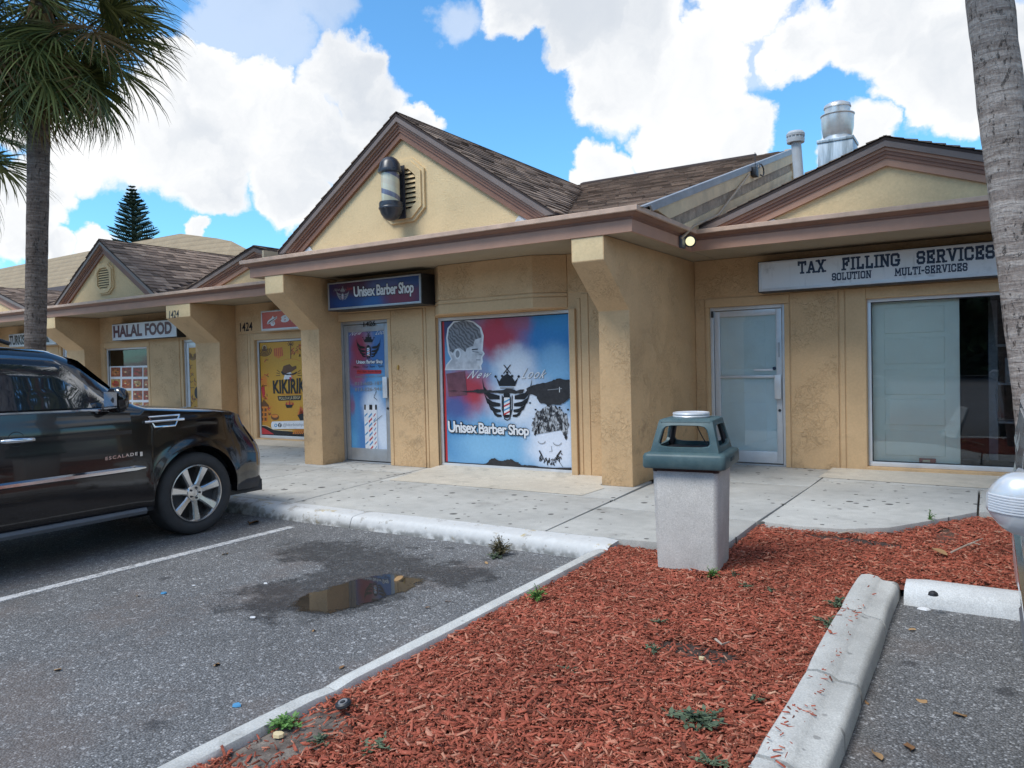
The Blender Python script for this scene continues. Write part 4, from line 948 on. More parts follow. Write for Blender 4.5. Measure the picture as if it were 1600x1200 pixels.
    def S(x, y, rx, ry, c, a=1.):
        p = U(*z4(x, y), 'y', yg); q = U(*z4(x+rx, y), 'y', yg); r = U(*z4(x, y+ry), 'y', yg); sp.append((p.x, p.z, abs(q.x-p.x), abs(p.z-r.z), c, a))
    S(640, 520, 70, 130, (.33, .06, .10)); S(690, 480, 40, 60, (.42, .30, .36), .6); S(740, 520, 60, 160, (.07, .18, .42)); S(620, 640, 60, 90, (.4, .07, .09), .8); S(740, 700, 70, 120, (.16, .38, .6), .8); S(700, 800, 60, 110, (.6, .66, .74)); S(755, 930, 60, 160, (.62, .68, .76)); S(610, 860, 40, 150, (.09, .27, .5), .9); S(600, 800, 20, 60, (.3, .08, .12), .7); S(600, 980, 40, 80, (.12, .36, .6), .9)
    F.poly([tuple(v) for v in []] or [(574, 421), (778, 408), (790, 1046), (592, 1038)], airbrush('door vinyl', (.07, .2, .44), sp, .3, .06), 0)
    F.text('New', (598, 436), (655, 430), (586, 458), (645, 452), I_WHITE, 6, shear=.5, spacing=1.3); F.text('Look', (722, 430), (776, 424), (714, 452), (768, 448), I_WHITE, 6, shear=.5)
    emblem(F, 681, 510, 60, 6)
    outlined(F, 'Unisex Barber Shop', (622, 576), (752, 572), (622, 596), (752, 593), 9)
    F.text('Mon - Thur 9am - 7pm', (608, 606), (754, 600), (608, 620), (754, 615), I_BLACK, 7); F.rect(624, 626, 744, 644, I_RED, 6); F.text('Fri-Sat 9am-8pm', (628, 629), (742, 627), (628, 642), (742, 640), I_BLACK, 7)
    F.text('Sunday by Appt. Only', (616, 653), (752, 649), (616, 668), (752, 663), I_GREY, 7)
    F.text('813-602-1877', (614, 685), (760, 681), (614, 702), (760, 698), I_GREY, 7, bold=.01); F.text('813-526-9418', (614, 714), (760, 710), (614, 731), (760, 727), I_GREY, 7, bold=.01)
    F.poly([(658, 800), (722, 798), (728, 1038), (668, 1036)], I_WHITE, 6)
    for a, b in ((660, 668), (685, 700), (714, 722)): F.poly([(a, 797), (b, 797), (b, 822), (a, 822)], I_BLACK, 7); 
    for a, b in ((666, 674), (690, 700), (720, 728)): F.poly([(a, 1028), (b, 1028), (b, 1038), (a, 1038)], I_BLACK, 7)
    for i in range(9):
        y = 836+i*23; dx = i*.9
        F.poly([(662+dx, y+14), (676+dx, y), (676+dx, y+8), (662+dx, y+22)], (I_BLUE, I_WHITE)[i % 2], 8); F.poly([(682+dx, y+18), (698+dx, y), (698+dx, y+10), (682+dx, y+28)], (I_BLUE, I_RED)[i % 2], 8); F.poly([(706+dx, y+16), (716+dx, y+2), (716+dx, y+9), (706+dx, y+22)], (I_RED, I_BLUE)[i % 2], 8)
    F.line([(720, 730), (708, 760), (724, 775)], 2, I_BLACK, 8); F.line([(748, 850), (706, 885)], 2, I_BLACK, 8)
    F.build('poster', dr)
    F = Film(-.002, z4); F.text('1426', (656, 388), (716, 381), (656, 413), (716, 407), I_BLACK, 1, bold=.03); F.build('house_number', dr)
    b = MB(); p = U(622, 574, 'y', -.07); b.box(p.x-.014, p.x+.014, -.085, -.055, p.z-.035, p.z+.035); b.build('door_bell', plain('worn brass', (.5, .32, .1), .4, .6), SHOP, bevel=.005)
barber_openings()

def tax_openings():
    yw = D
    W = make_window(7.317, 9.7, .066, 2.192, yw)
    z7 = zz(.3375, 1060, 360)
    b = MB(); b.box(7.36, 8.325, yw+.10, yw+.13, .09, 2.15)
    pb = wthing('panelled_board', 'tall off-white board with five raised panels standing behind the dark shop window', 'board', (7.84, yw+.22, .09))
    b.build('board', WHITE_BOARD, pb, bevel=.006)
    for i in range(5):
        za = .2+i*.385; q = MB(); q.box(7.5, 8.17, yw+.09, yw+.11, za, za+.33); q.build('raised_panel', WHITE_BOARD, pb, bevel=.02, seg=1)
    # back of the room: pale curtain track, a shelf post and boxes in the gloom
    s = wthing('shelf_unit', 'dim grey shelf post with boxes in the gloom beyond the board', 'shelf', (8.75, yw+1.2, .07))
    g = plain('dim grey laminate', (.16, .17, .18), .5, var=.25)
    b = MB(); b.box(8.62, 8.72, yw+1.1, yw+1.2, .07, 2.15); b.build('post', g, s); 
    for z in (.55, 1.05, 1.55): b = MB(); b.box(8.72, 9.55, yw+1.1, yw+1.5, z, z+.03); b.build('shelf', g, s)
    c = wthing('cardboard_boxes', 'grey box standing on the dim shelf behind the glass', 'box', (9.0, yw+1.3, 1.08)); b = MB(); b.box(8.8, 9.2, yw+1.12, yw+1.45, 1.082, 1.4); b.build('carton', g, c, bevel=.01); c.name = 'storage_box'; WORLD.add(c.name)
    p = U(1449, 719, 'y', yw+.06); r = wthing('small_carton', 'small red and brown carton on the sill inside the tax window', 'carton', (p.x, yw+.09, .13))
    b = MB(); b.box(p.x-.09, p.x+.09, yw+.06, yw+.12, .125, .18); b.build('carton', plain('red carton', (.3, .05, .03), .5, var=.5, scale=22), r, bevel=.004); b = MB(); b.box(p.x-.05, p.x+.03, yw+.056, yw+.0595, .135, .165); b.build('carton_label', I_CREAM, r)
    # door
    dr, (x0, x1, z0, z1, yg) = make_door(5.296, 6.315, 2.2, yw, mat=ALU, top=.13, st=.075, bot=.16, hy=1.08, hz=.33)
    b = MB(); b.box(x0-.0, x1+.0, yg+.012, yg+.03, z0-.02, z1+.02); bd = b.build('inner_panel', BLUE_BOARD, dr)
    for za, zb in ((.32, .86), (1.0, 1.24), (1.33, 1.98)): b = MB(); b.box(x0+.11, x1-.15, yg+.008, yg+.02, za, zb); b.build('raised_panel', BLUE_BOARD, bd, bevel=.012)
    b = MB(); b.box(x0, x1, yg-.03, yg-.005, 1.205, 1.24); b.build('push_bar', ALU, dr, bevel=.006)
    b = MB(); b.box(x1-.3, x1-.05, yg-.006, yg-.003, 1.3, 1.325); b.build('sticker', I_WHITE, dr); b = MB(); b.lathe([(.0, -.012), (.02, -.012), (.024, 0)], 12, 'y', (x1-.03, yg-.002, 1.33)); b.build('thumb_turn', I_NAVY, dr)
    b = MB(); b.box(x1+.028, x1+.05, yg-.03, yg-.018, 1.48, 1.68); b.build('strike_plate', ALUD, dr)
    b = MB(); b.box(5.315, 5.345, yw-.02, yw+.002, 2.06, 2.15); b.build('hinge_cover', BLACKM, dr, bevel=.004)
tax_openings()

def kik_openings():
    W = make_window(-4.33, -2.1, .06, 2.1, D)
    z6 = zz(.15, 240, 420); z4 = zz(.3166, 360, 380)
    gold = airbrush('mustard vinyl', (.56, .285, .035), [(-3.2, 1.3, .9, .8, (.66, .37, .05), .7), (-4.2, .4, .5, .6, (.5, .22, .03), .6)], .35)
    F = Film(D+.03, z4)
    F.poly([(134, 484), (480, 466), (480, 950), (145, 943)], gold, 0)
    # sombreros, leaves, a palm and other line drawings
    for k in range(4): F.arc(168, 530, 34-k*8, 27-k*6, -30, 200, 4, I_BROWN, 2+k)
    F.disc(168, 518, 13, 16, I_BROWN, 6); F.arc(168, 516, 9, 12, 150, 390, 2.5, I_CREAM, 7)
    F.poly([(213, 520), (255, 512), (262, 552), (238, 570), (215, 556)], I_ORANGE, 2)
    for i in range(5): F.line([(218+i*9, 520-i*1.5), (220+i*9, 556)], 3, I_RED, 3)
    F.line([(298, 570), (297, 500)], 4, I_BROWN, 3)
    for a in range(8): F.line([(297, 500), (297+17*math.cos(a*.8), 497+13*math.sin(a*.8))], 3, I_BROWN, 4)
    F.arc(298, 585, 45, 14, 190, 350, 2.5, I_ORANGE, 3)
    for i in range(26):
        x, y = random.choice(((random.uniform(143, 192), random.uniform(570, 770)), (random.uniform(150, 200), random.uniform(790, 850)), (random.uniform(300, 350), random.uniform(505, 570))))
        for a in range(3): t = random.uniform(0, 6.3); F.line([(x, y), (x+12*math.cos(t), y+12*math.sin(t))], 3.5, random.choice((I_BROWN, I_ORANGE, I_RED)), 2+.01*i)
    F.poly([(150, 670), (165, 650), (182, 668), (176, 705), (158, 715)], I_ORANGE, 2); F.poly([(152, 712), (168, 706), (172, 745), (160, 768)], I_RED, 2.5)
    # cockerel in a hat
    F.poly([(252, 640), (262, 606), (280, 600), (292, 597), (305, 610), (325, 604), (326, 618), (300, 636), (270, 650), (258, 652)], I_BROWN, 4)
    F.arc(290, 632, 38, 16, 20, 170, 7, I_BLACK, 5); F.poly([(262, 672), (270, 645), (296, 636), (308, 650), (303, 672)], I_WHITE, 5); F.poly([(298, 648), (314, 654), (302, 662)], I_ORANGE, 6); F.poly([(290, 662), (302, 660), (304, 682), (294, 680)], I_RED, 6); F.disc(292, 648, 2.5, 2.5, I_BLACK, 7, 8)
    for sx in (-1, 1):
        for i in range(3): F.line([(288+sx*44, 645+i*8-8), (288+sx*(58+2*i), 640+i*14-14)], 3, I_BROWN, 4)
    F.text('KIKIRIKI', (208, 678), (378, 662), (212, 742), (376, 742), I_BLACK, 6, bold=.03)
    F.text('RESTAURANTE & BAR', (250, 742), (352, 736), (250, 750), (352, 746), I_ORANGE, 6)
    F.poly([(232, 755), (350, 750), (346, 774), (238, 777)], I_BLACK, 5); F.text('POLLO A LA BRASA', (240, 759), (346, 753), (242, 773), (344, 769), I_CREAM, 7)
    F.poly([(270, 796), (310, 794), (302, 812), (278, 813)], I_BLACK, 5)
    for i in range(5): F.poly([(272+i*8, 797), (276+i*8, 772+abs(i-2)*5), (281+i*8, 797)], I_ORANGE if i % 2 else I_RED, 6)
    # house, fruit, flames
    F.poly([(146, 800), (165, 772), (190, 800), (188, 806), (146, 806)], I_BROWN, 4); F.poly([(148, 806), (184, 806), (184, 880), (148, 885)], I_ORANGE, 3)
    for i in range(2):
        for j in range(3): F.rect(152+i*16, 815+j*23, 162+i*16, 830+j*23, I_BROWN, 5)
    F.disc(220, 858, 20, 15, I_BROWN, 4); F.disc(220, 853, 16, 8, I_ORANGE, 5)
    for i in range(5): F.poly([(330+i*6, 850), (344+i*5, 800+i*4), (352+i*5, 850)], I_RED if i % 2 else I_ORANGE, 4)
    F.poly([(330, 848), (365, 838), (380, 870), (345, 875)], I_BLACK, 5)
    F.poly([(145, 898), (175, 902), (215, 922), (260, 926), (310, 932), (480, 915), (480, 950), (145, 943)], I_BLACK, 6); F.poly([(145, 908), (165, 912), (205, 936), (215, 943), (145, 942)], I_RED, 7)
    F.line([(145, 897), (178, 902), (215, 920), (262, 925), (305, 925)], 3, I_CREAM, 8)
    for i in range(6): F.line([(310+i*9, 940), (322+i*9, 920)], 5, I_ORANGE, 8+.02*i)
    F.poly([(201, 890), (206, 880), (480, 872), (480, 915), (208, 917), (202, 908)], I_WHITE, 9)
    F.disc(224, 899, 8, 9, I_BLUE, 10); F.disc(224, 899, 4, 4.5, I_WHITE, 11); F.disc(244, 898, 9, 11, I_BLACK, 10); F.text('f', (241, 889), (248, 889), (241, 908), (248, 908), I_WHITE, 11, bold=.02)
    F.text('@kikirikitampa', (259, 889), (366, 884), (259, 908), (366, 906), I_GREY, 10)
    F.build('poster', W)
    make_door(-1.65, -.65, 2.2, D, mat=ALU)
    # ---- halal bay
    make_door(-6.81, -5.8, 2.2, D, mat=ALU)
    dr = [o for o in bpy.data.objects if o.name.startswith('door') and not o.name.startswith('door_') and o.parent is SHOP][-1]
    F = Film(D+.03, z6); F.poly([(356, 825), (560, 805), (560, 1560), (370, 1560)], gold, 0)
    for k in range(4): F.arc(408, 905, 40-k*9, 46-k*10, -40, 220, 6, I_BROWN, 2+k)
    for i in range(16):
        x, y = random.uniform(380, 450), random.uniform(970, 1500)
        for a in range(3): t = random.uniform(0, 6.3); F.line([(x, y), (x+22*math.cos(t), y+26*math.sin(t))], 6, random.choice((I_BROWN, I_BROWN, I_ORANGE)), 2+.01*i)
    F.disc(455, 1290, 30, 62, I_BLACK, 5); F.build('poster', dr)
    W = make_window(-9.95, -8.16, .3, 2.1, D)
    z2 = zz(.3, 0, 340); F = Film(D+.03, z2)
    F.poly([(570, 775), (778, 770), (782, 1240), (574, 1240)], I_WHITE, 0)
    foods = [plain('menu picture %d' % i, c, .4, var=.75, scale=14) for i, c in enumerate(((.32, .09, .04), (.38, .16, .07), (.28, .06, .035), (.42, .26, .1), (.22, .07, .045)))]
    for r in range(6):
        for c in range(4):
            x0 = 578+c*57.5-(4 if c == 3 else 0); y0 = 781+r*60.5; F.poly([(x0, y0), (x0+min(49, 776-x0), y0-1), (x0+min(49, 776-x0), y0+47), (x0, y0+48)], foods[(r*3+c*2) % 5], 1)
            F.disc(x0+24, y0+24, 19, 17, foods[(r+c*3+1) % 5], 2, 12)
            for j in range(5): F.disc(x0+24+random.uniform(-15, 12), y0+24+random.uniform(-12, 12), 6, 4, random.choice((I_ORANGE, I_BROWN, I_CREAM, I_RED)), 3+j*.1, 7)
    F.build('menu_print', W)
    make_door(-12.0, -11.0, 2.2, D, mat=ALU); make_window(-15, -12.9, .3, 2.1, D)
kik_openings()

# ------------------------------------------------------------------ signs
def sign_box(label, x0, x1, z0, z1, y, back, face, cab=BLACKM, rim=ALU, lip=.035):
    t = wthing('shop_sign', label, 'sign', ((x0+x1)/2, (y+back)/2, z0))
    b = MB(); b.box(x0, x1, y, back, z0, z1); b.build('cabinet', cab, t, bevel=.006)
    b = MB(); yy = y-.012
    b.box(x0+.012, x1-.012, yy, y+.01, z0+.012, z0+.012+lip); b.box(x0+.012, x1-.012, yy, y+.01, z1-.012-lip*.7, z1-.012); b.box(x0+.012, x0+.012+lip, yy+.001, y+.01, z0+.012+lip, z1-.012-lip*.7); b.box(x1-.012-lip, x1-.012, yy+.001, y+.01, z0+.012+lip, z1-.012-lip*.7)
    b.build('retainer', rim, t, bevel=.003)
    b = MB(); b.box(x0+.012+lip, x1-.012-lip, y-.006, y+.005, z0+.012+lip, z1-.012-lip*.7); f = b.build('sign_face', face, t)
    return t, f
def signs():
    # barber
    y = -.40; tl, tr, bl, br = (U(*p, 'y', y) for p in ((513, 443), (658, 427), (516, 483), (659, 474)))
    x0, x1, z0, z1 = tl.x-.02, br.x+.01, (bl.z+br.z)/2-.02, (tl.z+tr.z)/2+.01
    w = x1-x0; h = z1-z0
    face = airbrush('sign vinyl', (.02, .035, .12), [(x0+.3*w, z0+.7*h, .3*w, .6*h, (.09, .018, .03), .8), (x0+.2*w, z0+.25*h, .2*w, .4*h, (.012, .06, .2), .9), (x0+.5*w, z0+.15*h, .2*w, .5*h, (.03, .12, .34), .9), (x0+.8*w, z0+.3*h, .25*w, .6*h, (.2, .035, .06), .9), (x0+.85*w, z0+.85*h, .2*w, .4*h, (.03, .07, .22), .8), (x0+.6*w, z0+.8*h, .2*w, .3*h, (.10, .13, .3), .6)], .3, .1)
    t, f = sign_box('dark framed blue and red sign reading Unisex Barber Shop over the postered glass door', x0, x1, z0, z1, y, -.06, face, lip=.03, rim=ALUD)
    F = Film(y-.008, zz(.3166, 360, 380)); outlined(F, 'Unisex Barber Shop', (606, 210), (906, 183), (610, 268), (905, 246), 2, o=.04)
    F.text('New', (512, 224), (545, 221), (508, 238), (540, 236), I_GREY, 2, shear=.5); F.text('Look', (575, 216), (606, 214), (572, 232), (602, 230), I_RED, 2, shear=.5)
    emblem(F, 554, 250, 32, 2, I_GREY); F.build('lettering', t)
    # tax
    y = D-.30; tl, bl, tr, br = (U(*p, 'y', y) for p in ((1184, 410), (1184.5, 460), (1552, 375), (1556, 429)))
    x0, z0, z1 = (tl.x+bl.x)/2, (bl.z+br.z)/2, (tl.z+tr.z)/2; x1 = 9.35
    m, nt, b_ = newmat('weathered white acrylic'); c = objc(nt); n = noise(nt, c, 3.5, 8, .7); n2 = noise(nt, vth(nt, 'MULTIPLY', c, (9, 1, 1)), 2., 4)
    cc = mix(nt, mr(nt, n.outputs[0], .55, .75), (.68, .70, .72), (.46, .47, .48)); cc = mix(nt, mth(nt, 'MULTIPLY', mr(nt, n2.outputs[0], .58, .75), .5), cc, (.34, .36, .38)); setb(nt, b_, col=cc, rough=.35)
    t, f = sign_box('long weathered white sign with navy block letters reading Tax Filling Services', x0, x1, z0, z1, y, D-.06, m, cab=plain('dark bronze cabinet', (.03, .036, .045), .45, var=.3))
    def XZ(px, py): p = U(px, py, 'y', y-.008); return p.x, p.z
    b = MB()
    def row(t_, a, c): put_slab(b, t_, a[0], c[0], a[1], c[1], y-.009)
    ux = lambda zx, zy: XZ(1060+.3375*zx, 360+.3375*zy)
    zt = z1-.05; r1 = (ux(560, 205)[1], ux(555, 142)[1]); r2 = (ux(708, 234)[1], ux(708, 200)[1])
    h1 = (r1[0]+ux(1100, 155)[1])/2; h2 = (r1[1]+ux(1100, 92)[1])/2; h2 = min(h2, z1-.045)
    row('TAX', (ux(550, 0)[0], h1), (ux(682, 0)[0], h2)); row('FILLING', (ux(752, 0)[0], h1), (ux(1026, 0)[0], h2)); row('SERVICES', (ux(1100, 0)[0], h1), (ux(1466, 0)[0], h2))
    g1 = (r2[0]+ux(1000, 212)[1])/2; g2 = (r2[1]+ux(1000, 174)[1])/2
    row('SOLUTION', (ux(707, 0)[0], g1), (ux(892, 0)[0], g2)); row('MULTI-SERVICES', (ux(998, 0)[0], g1), (ux(1338, 0)[0], g2))
    b.build('lettering', I_NAVY, t, fix=False)
    # red take-away sign, hat emblem and figures
    y = D-.26; z1_ = zz(.125, 360, 400)
    P = lambda a, b: U(*z1_(a, b), 'y', y)
    a, c = P(380, 690), P(385, 940)
    red = airbrush('red sign vinyl', (.50, .10, .08), [(a.x+.5, a.z-.1, .5, .2, (.62, .17, .12), .8)], .35)
    t, f = sign_box('red and white box sign with a white hat emblem half hidden behind the fin wall', a.x, -1.6, c.z, a.z, y, D-.06, red, cab=ALU, rim=ALU, lip=.03)
    F = Film(y-.008, z1_)
    F.poly([(455, 850), (470, 810), (515, 775), (530, 745), (545, 772), (585, 750), (580, 780), (520, 825), (470, 855)], I_WHITE, 2)
    for i in range(3): F.line([(465+i*12, 848-i*14), (572-i*4, 768-i*2+i*6)], 7, I_BROWN, 3+.1*i)
    F.poly([(498, 840), (550, 815), (560, 850), (540, 875), (510, 872)], I_WHITE, 2.5); F.disc(535, 838, 7, 7, I_ORANGE, 4, 8)
    F.text('81', (630, 745), (800, 715), (630, 835), (800, 815), I_WHITE, 2, bold=.05); F.build('lettering', t)
    # halal
    y = D-.28; P = lambda px, py: U(px, py, 'y', y)
    a, c, d_ = P(175, 505), P(176.5, 533), P(276, 500)
    z0 = P(176.5, 533).z; z1 = (a.z+d_.z)/2
    t, f = sign_box('white box sign reading Halal Food in dark maroon capitals', a.x, d_.x, z0, z1, y, D-.06, plain('white acrylic', (.55, .56, .6), .35, var=.06), cab=BLACKM, lip=.03)
    b = MB(); w = d_.x-a.x
    put_text(b, 'HALAL', quad_place(a.x+.06, a.x+.06+w*.46, z0+.075, z1-.045, y-.01), bold=.045); put_text(b, 'FOOD', quad_place(a.x+w*.53, a.x+w*.93, z0+.075, z1-.045, y-.01), bold=.045); b.build('lettering', I_MAROON, t, fix=False)
    # turkish
    a, c, d_ = P(14, 523), P(14.5, 543), P(88, 527)
    t, f = sign_box('white box sign reading Turkis in black capitals behind the palm trunk', a.x, d_.x, c.z, a.z+.01, y, D-.06, plain('white acrylic sheet', (.52, .53, .55), .35, var=.08), cab=ALUD, lip=.028)
    b = MB(); x0 = P(15.5, 535).x; x1 = P(39, 535).x; put_text(b, 'TURKIS', quad_place(x0, x1, c.z+.055, a.z-.03, y-.01), bold=.035)
    b.build('lettering', I_BLACK, t, fix=False); b = MB(); b.add([(d_.x-.55, y-.01, c.z+.07), (d_.x-.33, y-.01, c.z+.07), (d_.x-.44, y-.01, a.z-.12)], [(0, 1, 2)]); b.build('printed_mark', I_BLACK, t, fix=False)
    # painted house numbers
    z6 = zz(.15, 240, 420)
    F = Film(D-.065, z6); F.text('1424', (900, 566), (1028, 552), (900, 655), (1028, 642), I_BLACK, 1, bold=.015); F.build('house_number', SHOP)
    F = Film(-1.121+D, z6); F.text('1424', (160, 438), (262, 428), (160, 522), (262, 502), I_BLACK, 2, bold=.01, shear=.1); F.build('house_number', SHOP)
signs()

# ------------------------------------------------------------------ barber pole, lamp, roof fittings
def fittings():
    cx, cy = 2.2, -1.25
    t = wthing('barber_pole', 'faded barber pole with black domed ends fixed on the octagonal vent', 'barber pole', (cx, cy, 3.34))
    m, nt, b = newmat('faded helical stripes'); c = objc(nt)
    s = nd(nt, 'ShaderNodeSeparateXYZ', {0: c}).outputs
    ang = mth(nt, 'DIVIDE', mth(nt, 'ARCTAN2', s[1], s[0]), 2*PI); ph = mth(nt, 'FRACT', mth(nt, 'ADD', mth(nt, 'MULTIPLY', s[2], 3.6), mth(nt, 'ADD', ang, 1.12)))
    st = mth(nt, 'MULTIPLY', mr(nt, ph, .0, .02), mr(nt, ph, .25, .23)); st2 = mth(nt, 'MULTIPLY', mr(nt, ph, .5, .52), mr(nt, ph, .75, .73))
    col = mix(nt, st, (.60, .58, .44), (.16, .17, .25)); col = mix(nt, mth(nt, 'MULTIPLY', st2, .35), col, (.5, .42, .33)); setb(nt, b, col=col, rough=.18, coat=.5)
    b = MB(); b.lathe([(.112, 3.53), (.118, 3.55), (.118, 3.94), (.112, 3.96)], 32, 'z', (cx, cy, 0)); b.build('glass_cylinder', m, t, smooth=True)
    cap = plain('dark enamel', (.035, .038, .05), .3, var=.15)
    b = MB(); b.lathe([(.0, 4.145), (.05, 4.138), (.095, 4.11), (.128, 4.06), (.14, 4.0), (.146, 3.985), (.15, 3.96), (.146, 3.94), (.118, 3.935)], 32, 'z', (cx, cy, 0)); b.build('top_dome', cap, t, smooth=True)
    b = MB(); b.lathe([(.118, 3.575), (.146, 3.57), (.152, 3.545), (.15, 3.51), (.158, 3.5), (.158, 3.485), (.148, 3.475), (.13, 3.42), (.09, 3.365), (.045, 3.34), (0, 3.335)], 32, 'z', (cx, cy, 0)); b.build('bottom_dome', cap, t, smooth=True)
    b = MB(); b.box(cx-.05, cx+.1, cy+.155, cy+.175, 3.38, 4.06); b.build('back_plate', cap, t, bevel=.006)
    for z in (3.47, 4.0): b = MB(); b.box(cx-.03, cx+.05, cy+.08, cy+.157, z-.03, z+.03); b.build('arm', cap, t, bevel=.006)
    # floodlight and its conduit up to the box on the step wall
    q = U(1078, 377, 'y', .45)
    t = wthing('flood_light', 'small grey floodlight glowing yellow at the fascia corner with its tan conduit', 'light', (5.47, .45, q.z-.02))
    b = MB(); b.box(5.432, 5.475, .3, .44, q.z-.09, q.z+.06); b.build('mount_box', plain('grey cast metal', (.13, .14, .16), .45, .5), t, bevel=.012)
    dirn = Vector((.42, -.85, -.12)).normalized(); A = Vector((5.475, .42, q.z-.01)); B = A+dirn*.17; B = Vector((q.x, .45, q.z))+dirn*.02
    A = B-dirn*.17
    b = MB(); b.tube([A, A+dirn*.04, B-dirn*.03, B], [.03, .052, .07, .074], 20, cap=True); b.build('lamp_head', BLACKM, t, smooth=True)
    em, nt, bs = newmat('lit lamp lens'); setb(nt, bs, col=(.6, .55, .3), emit=(1., .93, .55), estr=.5, rough=.25)
    b = MB(); b.tube([B+dirn*.001, B+dirn*.014, B+dirn*.022], [.056, .05, .03], 20); b.build('lens', em, t, smooth=True)
    con = plain('painted conduit', (.42, .32, .22), .5)
    p0, p1, p2, p3 = U(1064, 373, 'x', 5.46), U(1085, 353, 'x', 5.56), U(1122, 336, 'x', 5.58), U(1171, 272, 'x', 5.565)
    b = MB(); b.tube([p0, p1, p2, p3], .016, 8); b.build('conduit', con, t, smooth=True)
    p = U(1178, 269, 'x', 5.57); b = MB(); b.box(5.54, 5.62, p.y-.09, p.y+.09, p.z-.07, p.z+.07); b.build('junction_box', BLACKM, t, bevel=.012)
    b = MB(); c0 = U(1190, 266, 'x', 5.6); b.tube([(5.6, c0.y-.16*math.cos(a)-.02, c0.z+.09*math.sin(a)) for a in [i*.5 for i in range(11)]], .012, 6); b.tube([p+Vector((.02, 0, .05)), p+Vector((.02, 0, .3))], .006, 5); b.build('cable', BLACKM, t)
    # vent pipe
    a = U(1250, 276, 'y', 2.6); tp = U(1243, 212, 'y', 2.6); t = wthing('vent_pipe', 'slim pale grey vent pipe with a slotted cap rising from the roof', 'vent pipe', (a.x, 2.6, 3.6))
    g = plain('pale grey plastic', (.42, .45, .48), .45, var=.08)
    b = MB(); b.tube([(a.x+.012, 2.6, 3.55), tuple(tp)], .068, 16); b.build('pipe', g, t, smooth=True)
    b = MB(); b.lathe([(.075, -.1), (.118, -.1), (.122, -.05), (.122, -.045), (.11, -.04), (.11, -.018), (.124, -.012), (.126, .02), (.1, .055), (.05, .068), (0, .07)], 20, 'z', tuple(tp)); b.build('cap', g, t, smooth=True, angle=35)
    for i in range(14): 
        th = 2*PI*i/14; b = MB(); b.box(tp.x+.112*math.cos(th)-.008, tp.x+.112*math.cos(th)+.008, tp.y+.112*math.sin(th)-.008, tp.y+.112*math.sin(th)+.008, tp.z-.046, tp.z-.012)
        b.build('vent_fin', g, t)
    # exhaust fan on a duct
    Y = 4.4; L, R, bo, tpz = U(1277, 222, 'y', Y), U(1333, 213, 'y', Y), U(1277, 275, 'y', Y), U(1305, 161, 'y', Y)
    galv, nt, bs = newmat('streaked galvanised steel'); c = objc(nt); n = noise(nt, vth(nt, 'MULTIPLY', c, (9, 9, .8)), 1.5, 6, .65)
    setb(nt, bs, col=mix(nt, mr(nt, n.outputs[0], .35, .65), (.22, .26, .28), (.50, .56, .60)), metal=.45, rough=.42)
    alu = plain('spun aluminium', (.60, .60, .59), .33, metal=.5, var=.18, scale=5)
    cx = (L.x+R.x)/2; w = (R.x-L.x)/2*.98; t = wthing('exhaust_fan', 'spun aluminium exhaust fan bowl on a square streaked galvanised duct', 'roof fan', (cx, Y+w, 4.2))
    zt = L.z; cyy = Y+w
    b = MB(); b.box(cx-w, cx+w, Y, Y+2*w, 4.0, zt-.03); b.build('duct', galv, t, bevel=.006)
    b = MB(); b.box(cx-w-.015, cx+w+.015, Y-.015, Y+2*w+.015, zt-.029, zt+.02); b.build('curb_cap', galv, t, bevel=.006)
    k = w/.29; z = zt+.02; H = tpz.z-zt
    b = MB(); b.lathe([(w*.82, z), (w*.78, z+.12*H), (w*.84, z+.16*H), (w*.90, z+.3*H), (w*.92, z+.34*H)], 32, 'z', (cx, cyy, 0)); b.build('fan_base', alu, t, smooth=True, angle=30)
    b = MB(); b.lathe([(w*.72, z+.17*H), (w*.80, z+.2*H), (w*.93, z+.38*H), (w*.95, z+.7*H), (w*1.0, z+.73*H), (w*1.0, z+.75*H), (w*.8, z+.77*H)], 32, 'z', (cx, cyy, 0)); b.build('bowl', alu, t, smooth=True, angle=30)
    b = MB(); b.lathe([(w*.8, z+.75*H), (w*.74, z+.76*H), (w*.74, z+.93*H), (w*.80, z+.95*H), (w*.76, z+1.03*H), (w*.5, z+1.1*H), (0, z+1.12*H)], 32, 'z', (cx, cyy, 0)); b.build('fan_hood', alu, t, smooth=True, angle=30)
fittings()

# ================================================================== VEHICLES
def car_paint(name, col, metal=0., rough=.25, coat=1.):
    m, nt, b = newmat(name); c = objc(nt); n = noise(nt, c, 2.2, 5, .6)
    setb(nt, b, col=col, metal=metal, rough=mr(nt, n.outputs[0], .3, .7, rough*.8, rough*1.25, 'LINEAR'), coat=coat, coatr=.03); return m
CHROME = plain('chrome', (.72, .73, .75), .1, metal=1., var=.04)
RIM = plain('polished rim', (.55, .54, .53), .22, metal=.9, var=.14, scale=9)
RUBBER = plain('tyre rubber', (.035, .035, .036), .8, var=.3, bmp=.3, bscale=70)
TINT, _nt, _b = newmat('tinted window'); setb(_nt, _b, col=(.012, .02, .034), rough=.02, spec=1., ior=2.1, coat=.5, coatr=.01)
TRIM = plain('black plastic trim', (.025, .026, .03), .55, var=.2)
def interp(tab, s):
    if s <= tab[0][0]: return tab[0][1]
    for (a, x), (b, y) in zip(tab[:-1], tab[1:]):
        if s <= b: t = (s-a)/(b-a); return x+(y-x)*t
    return tab[-1][1]
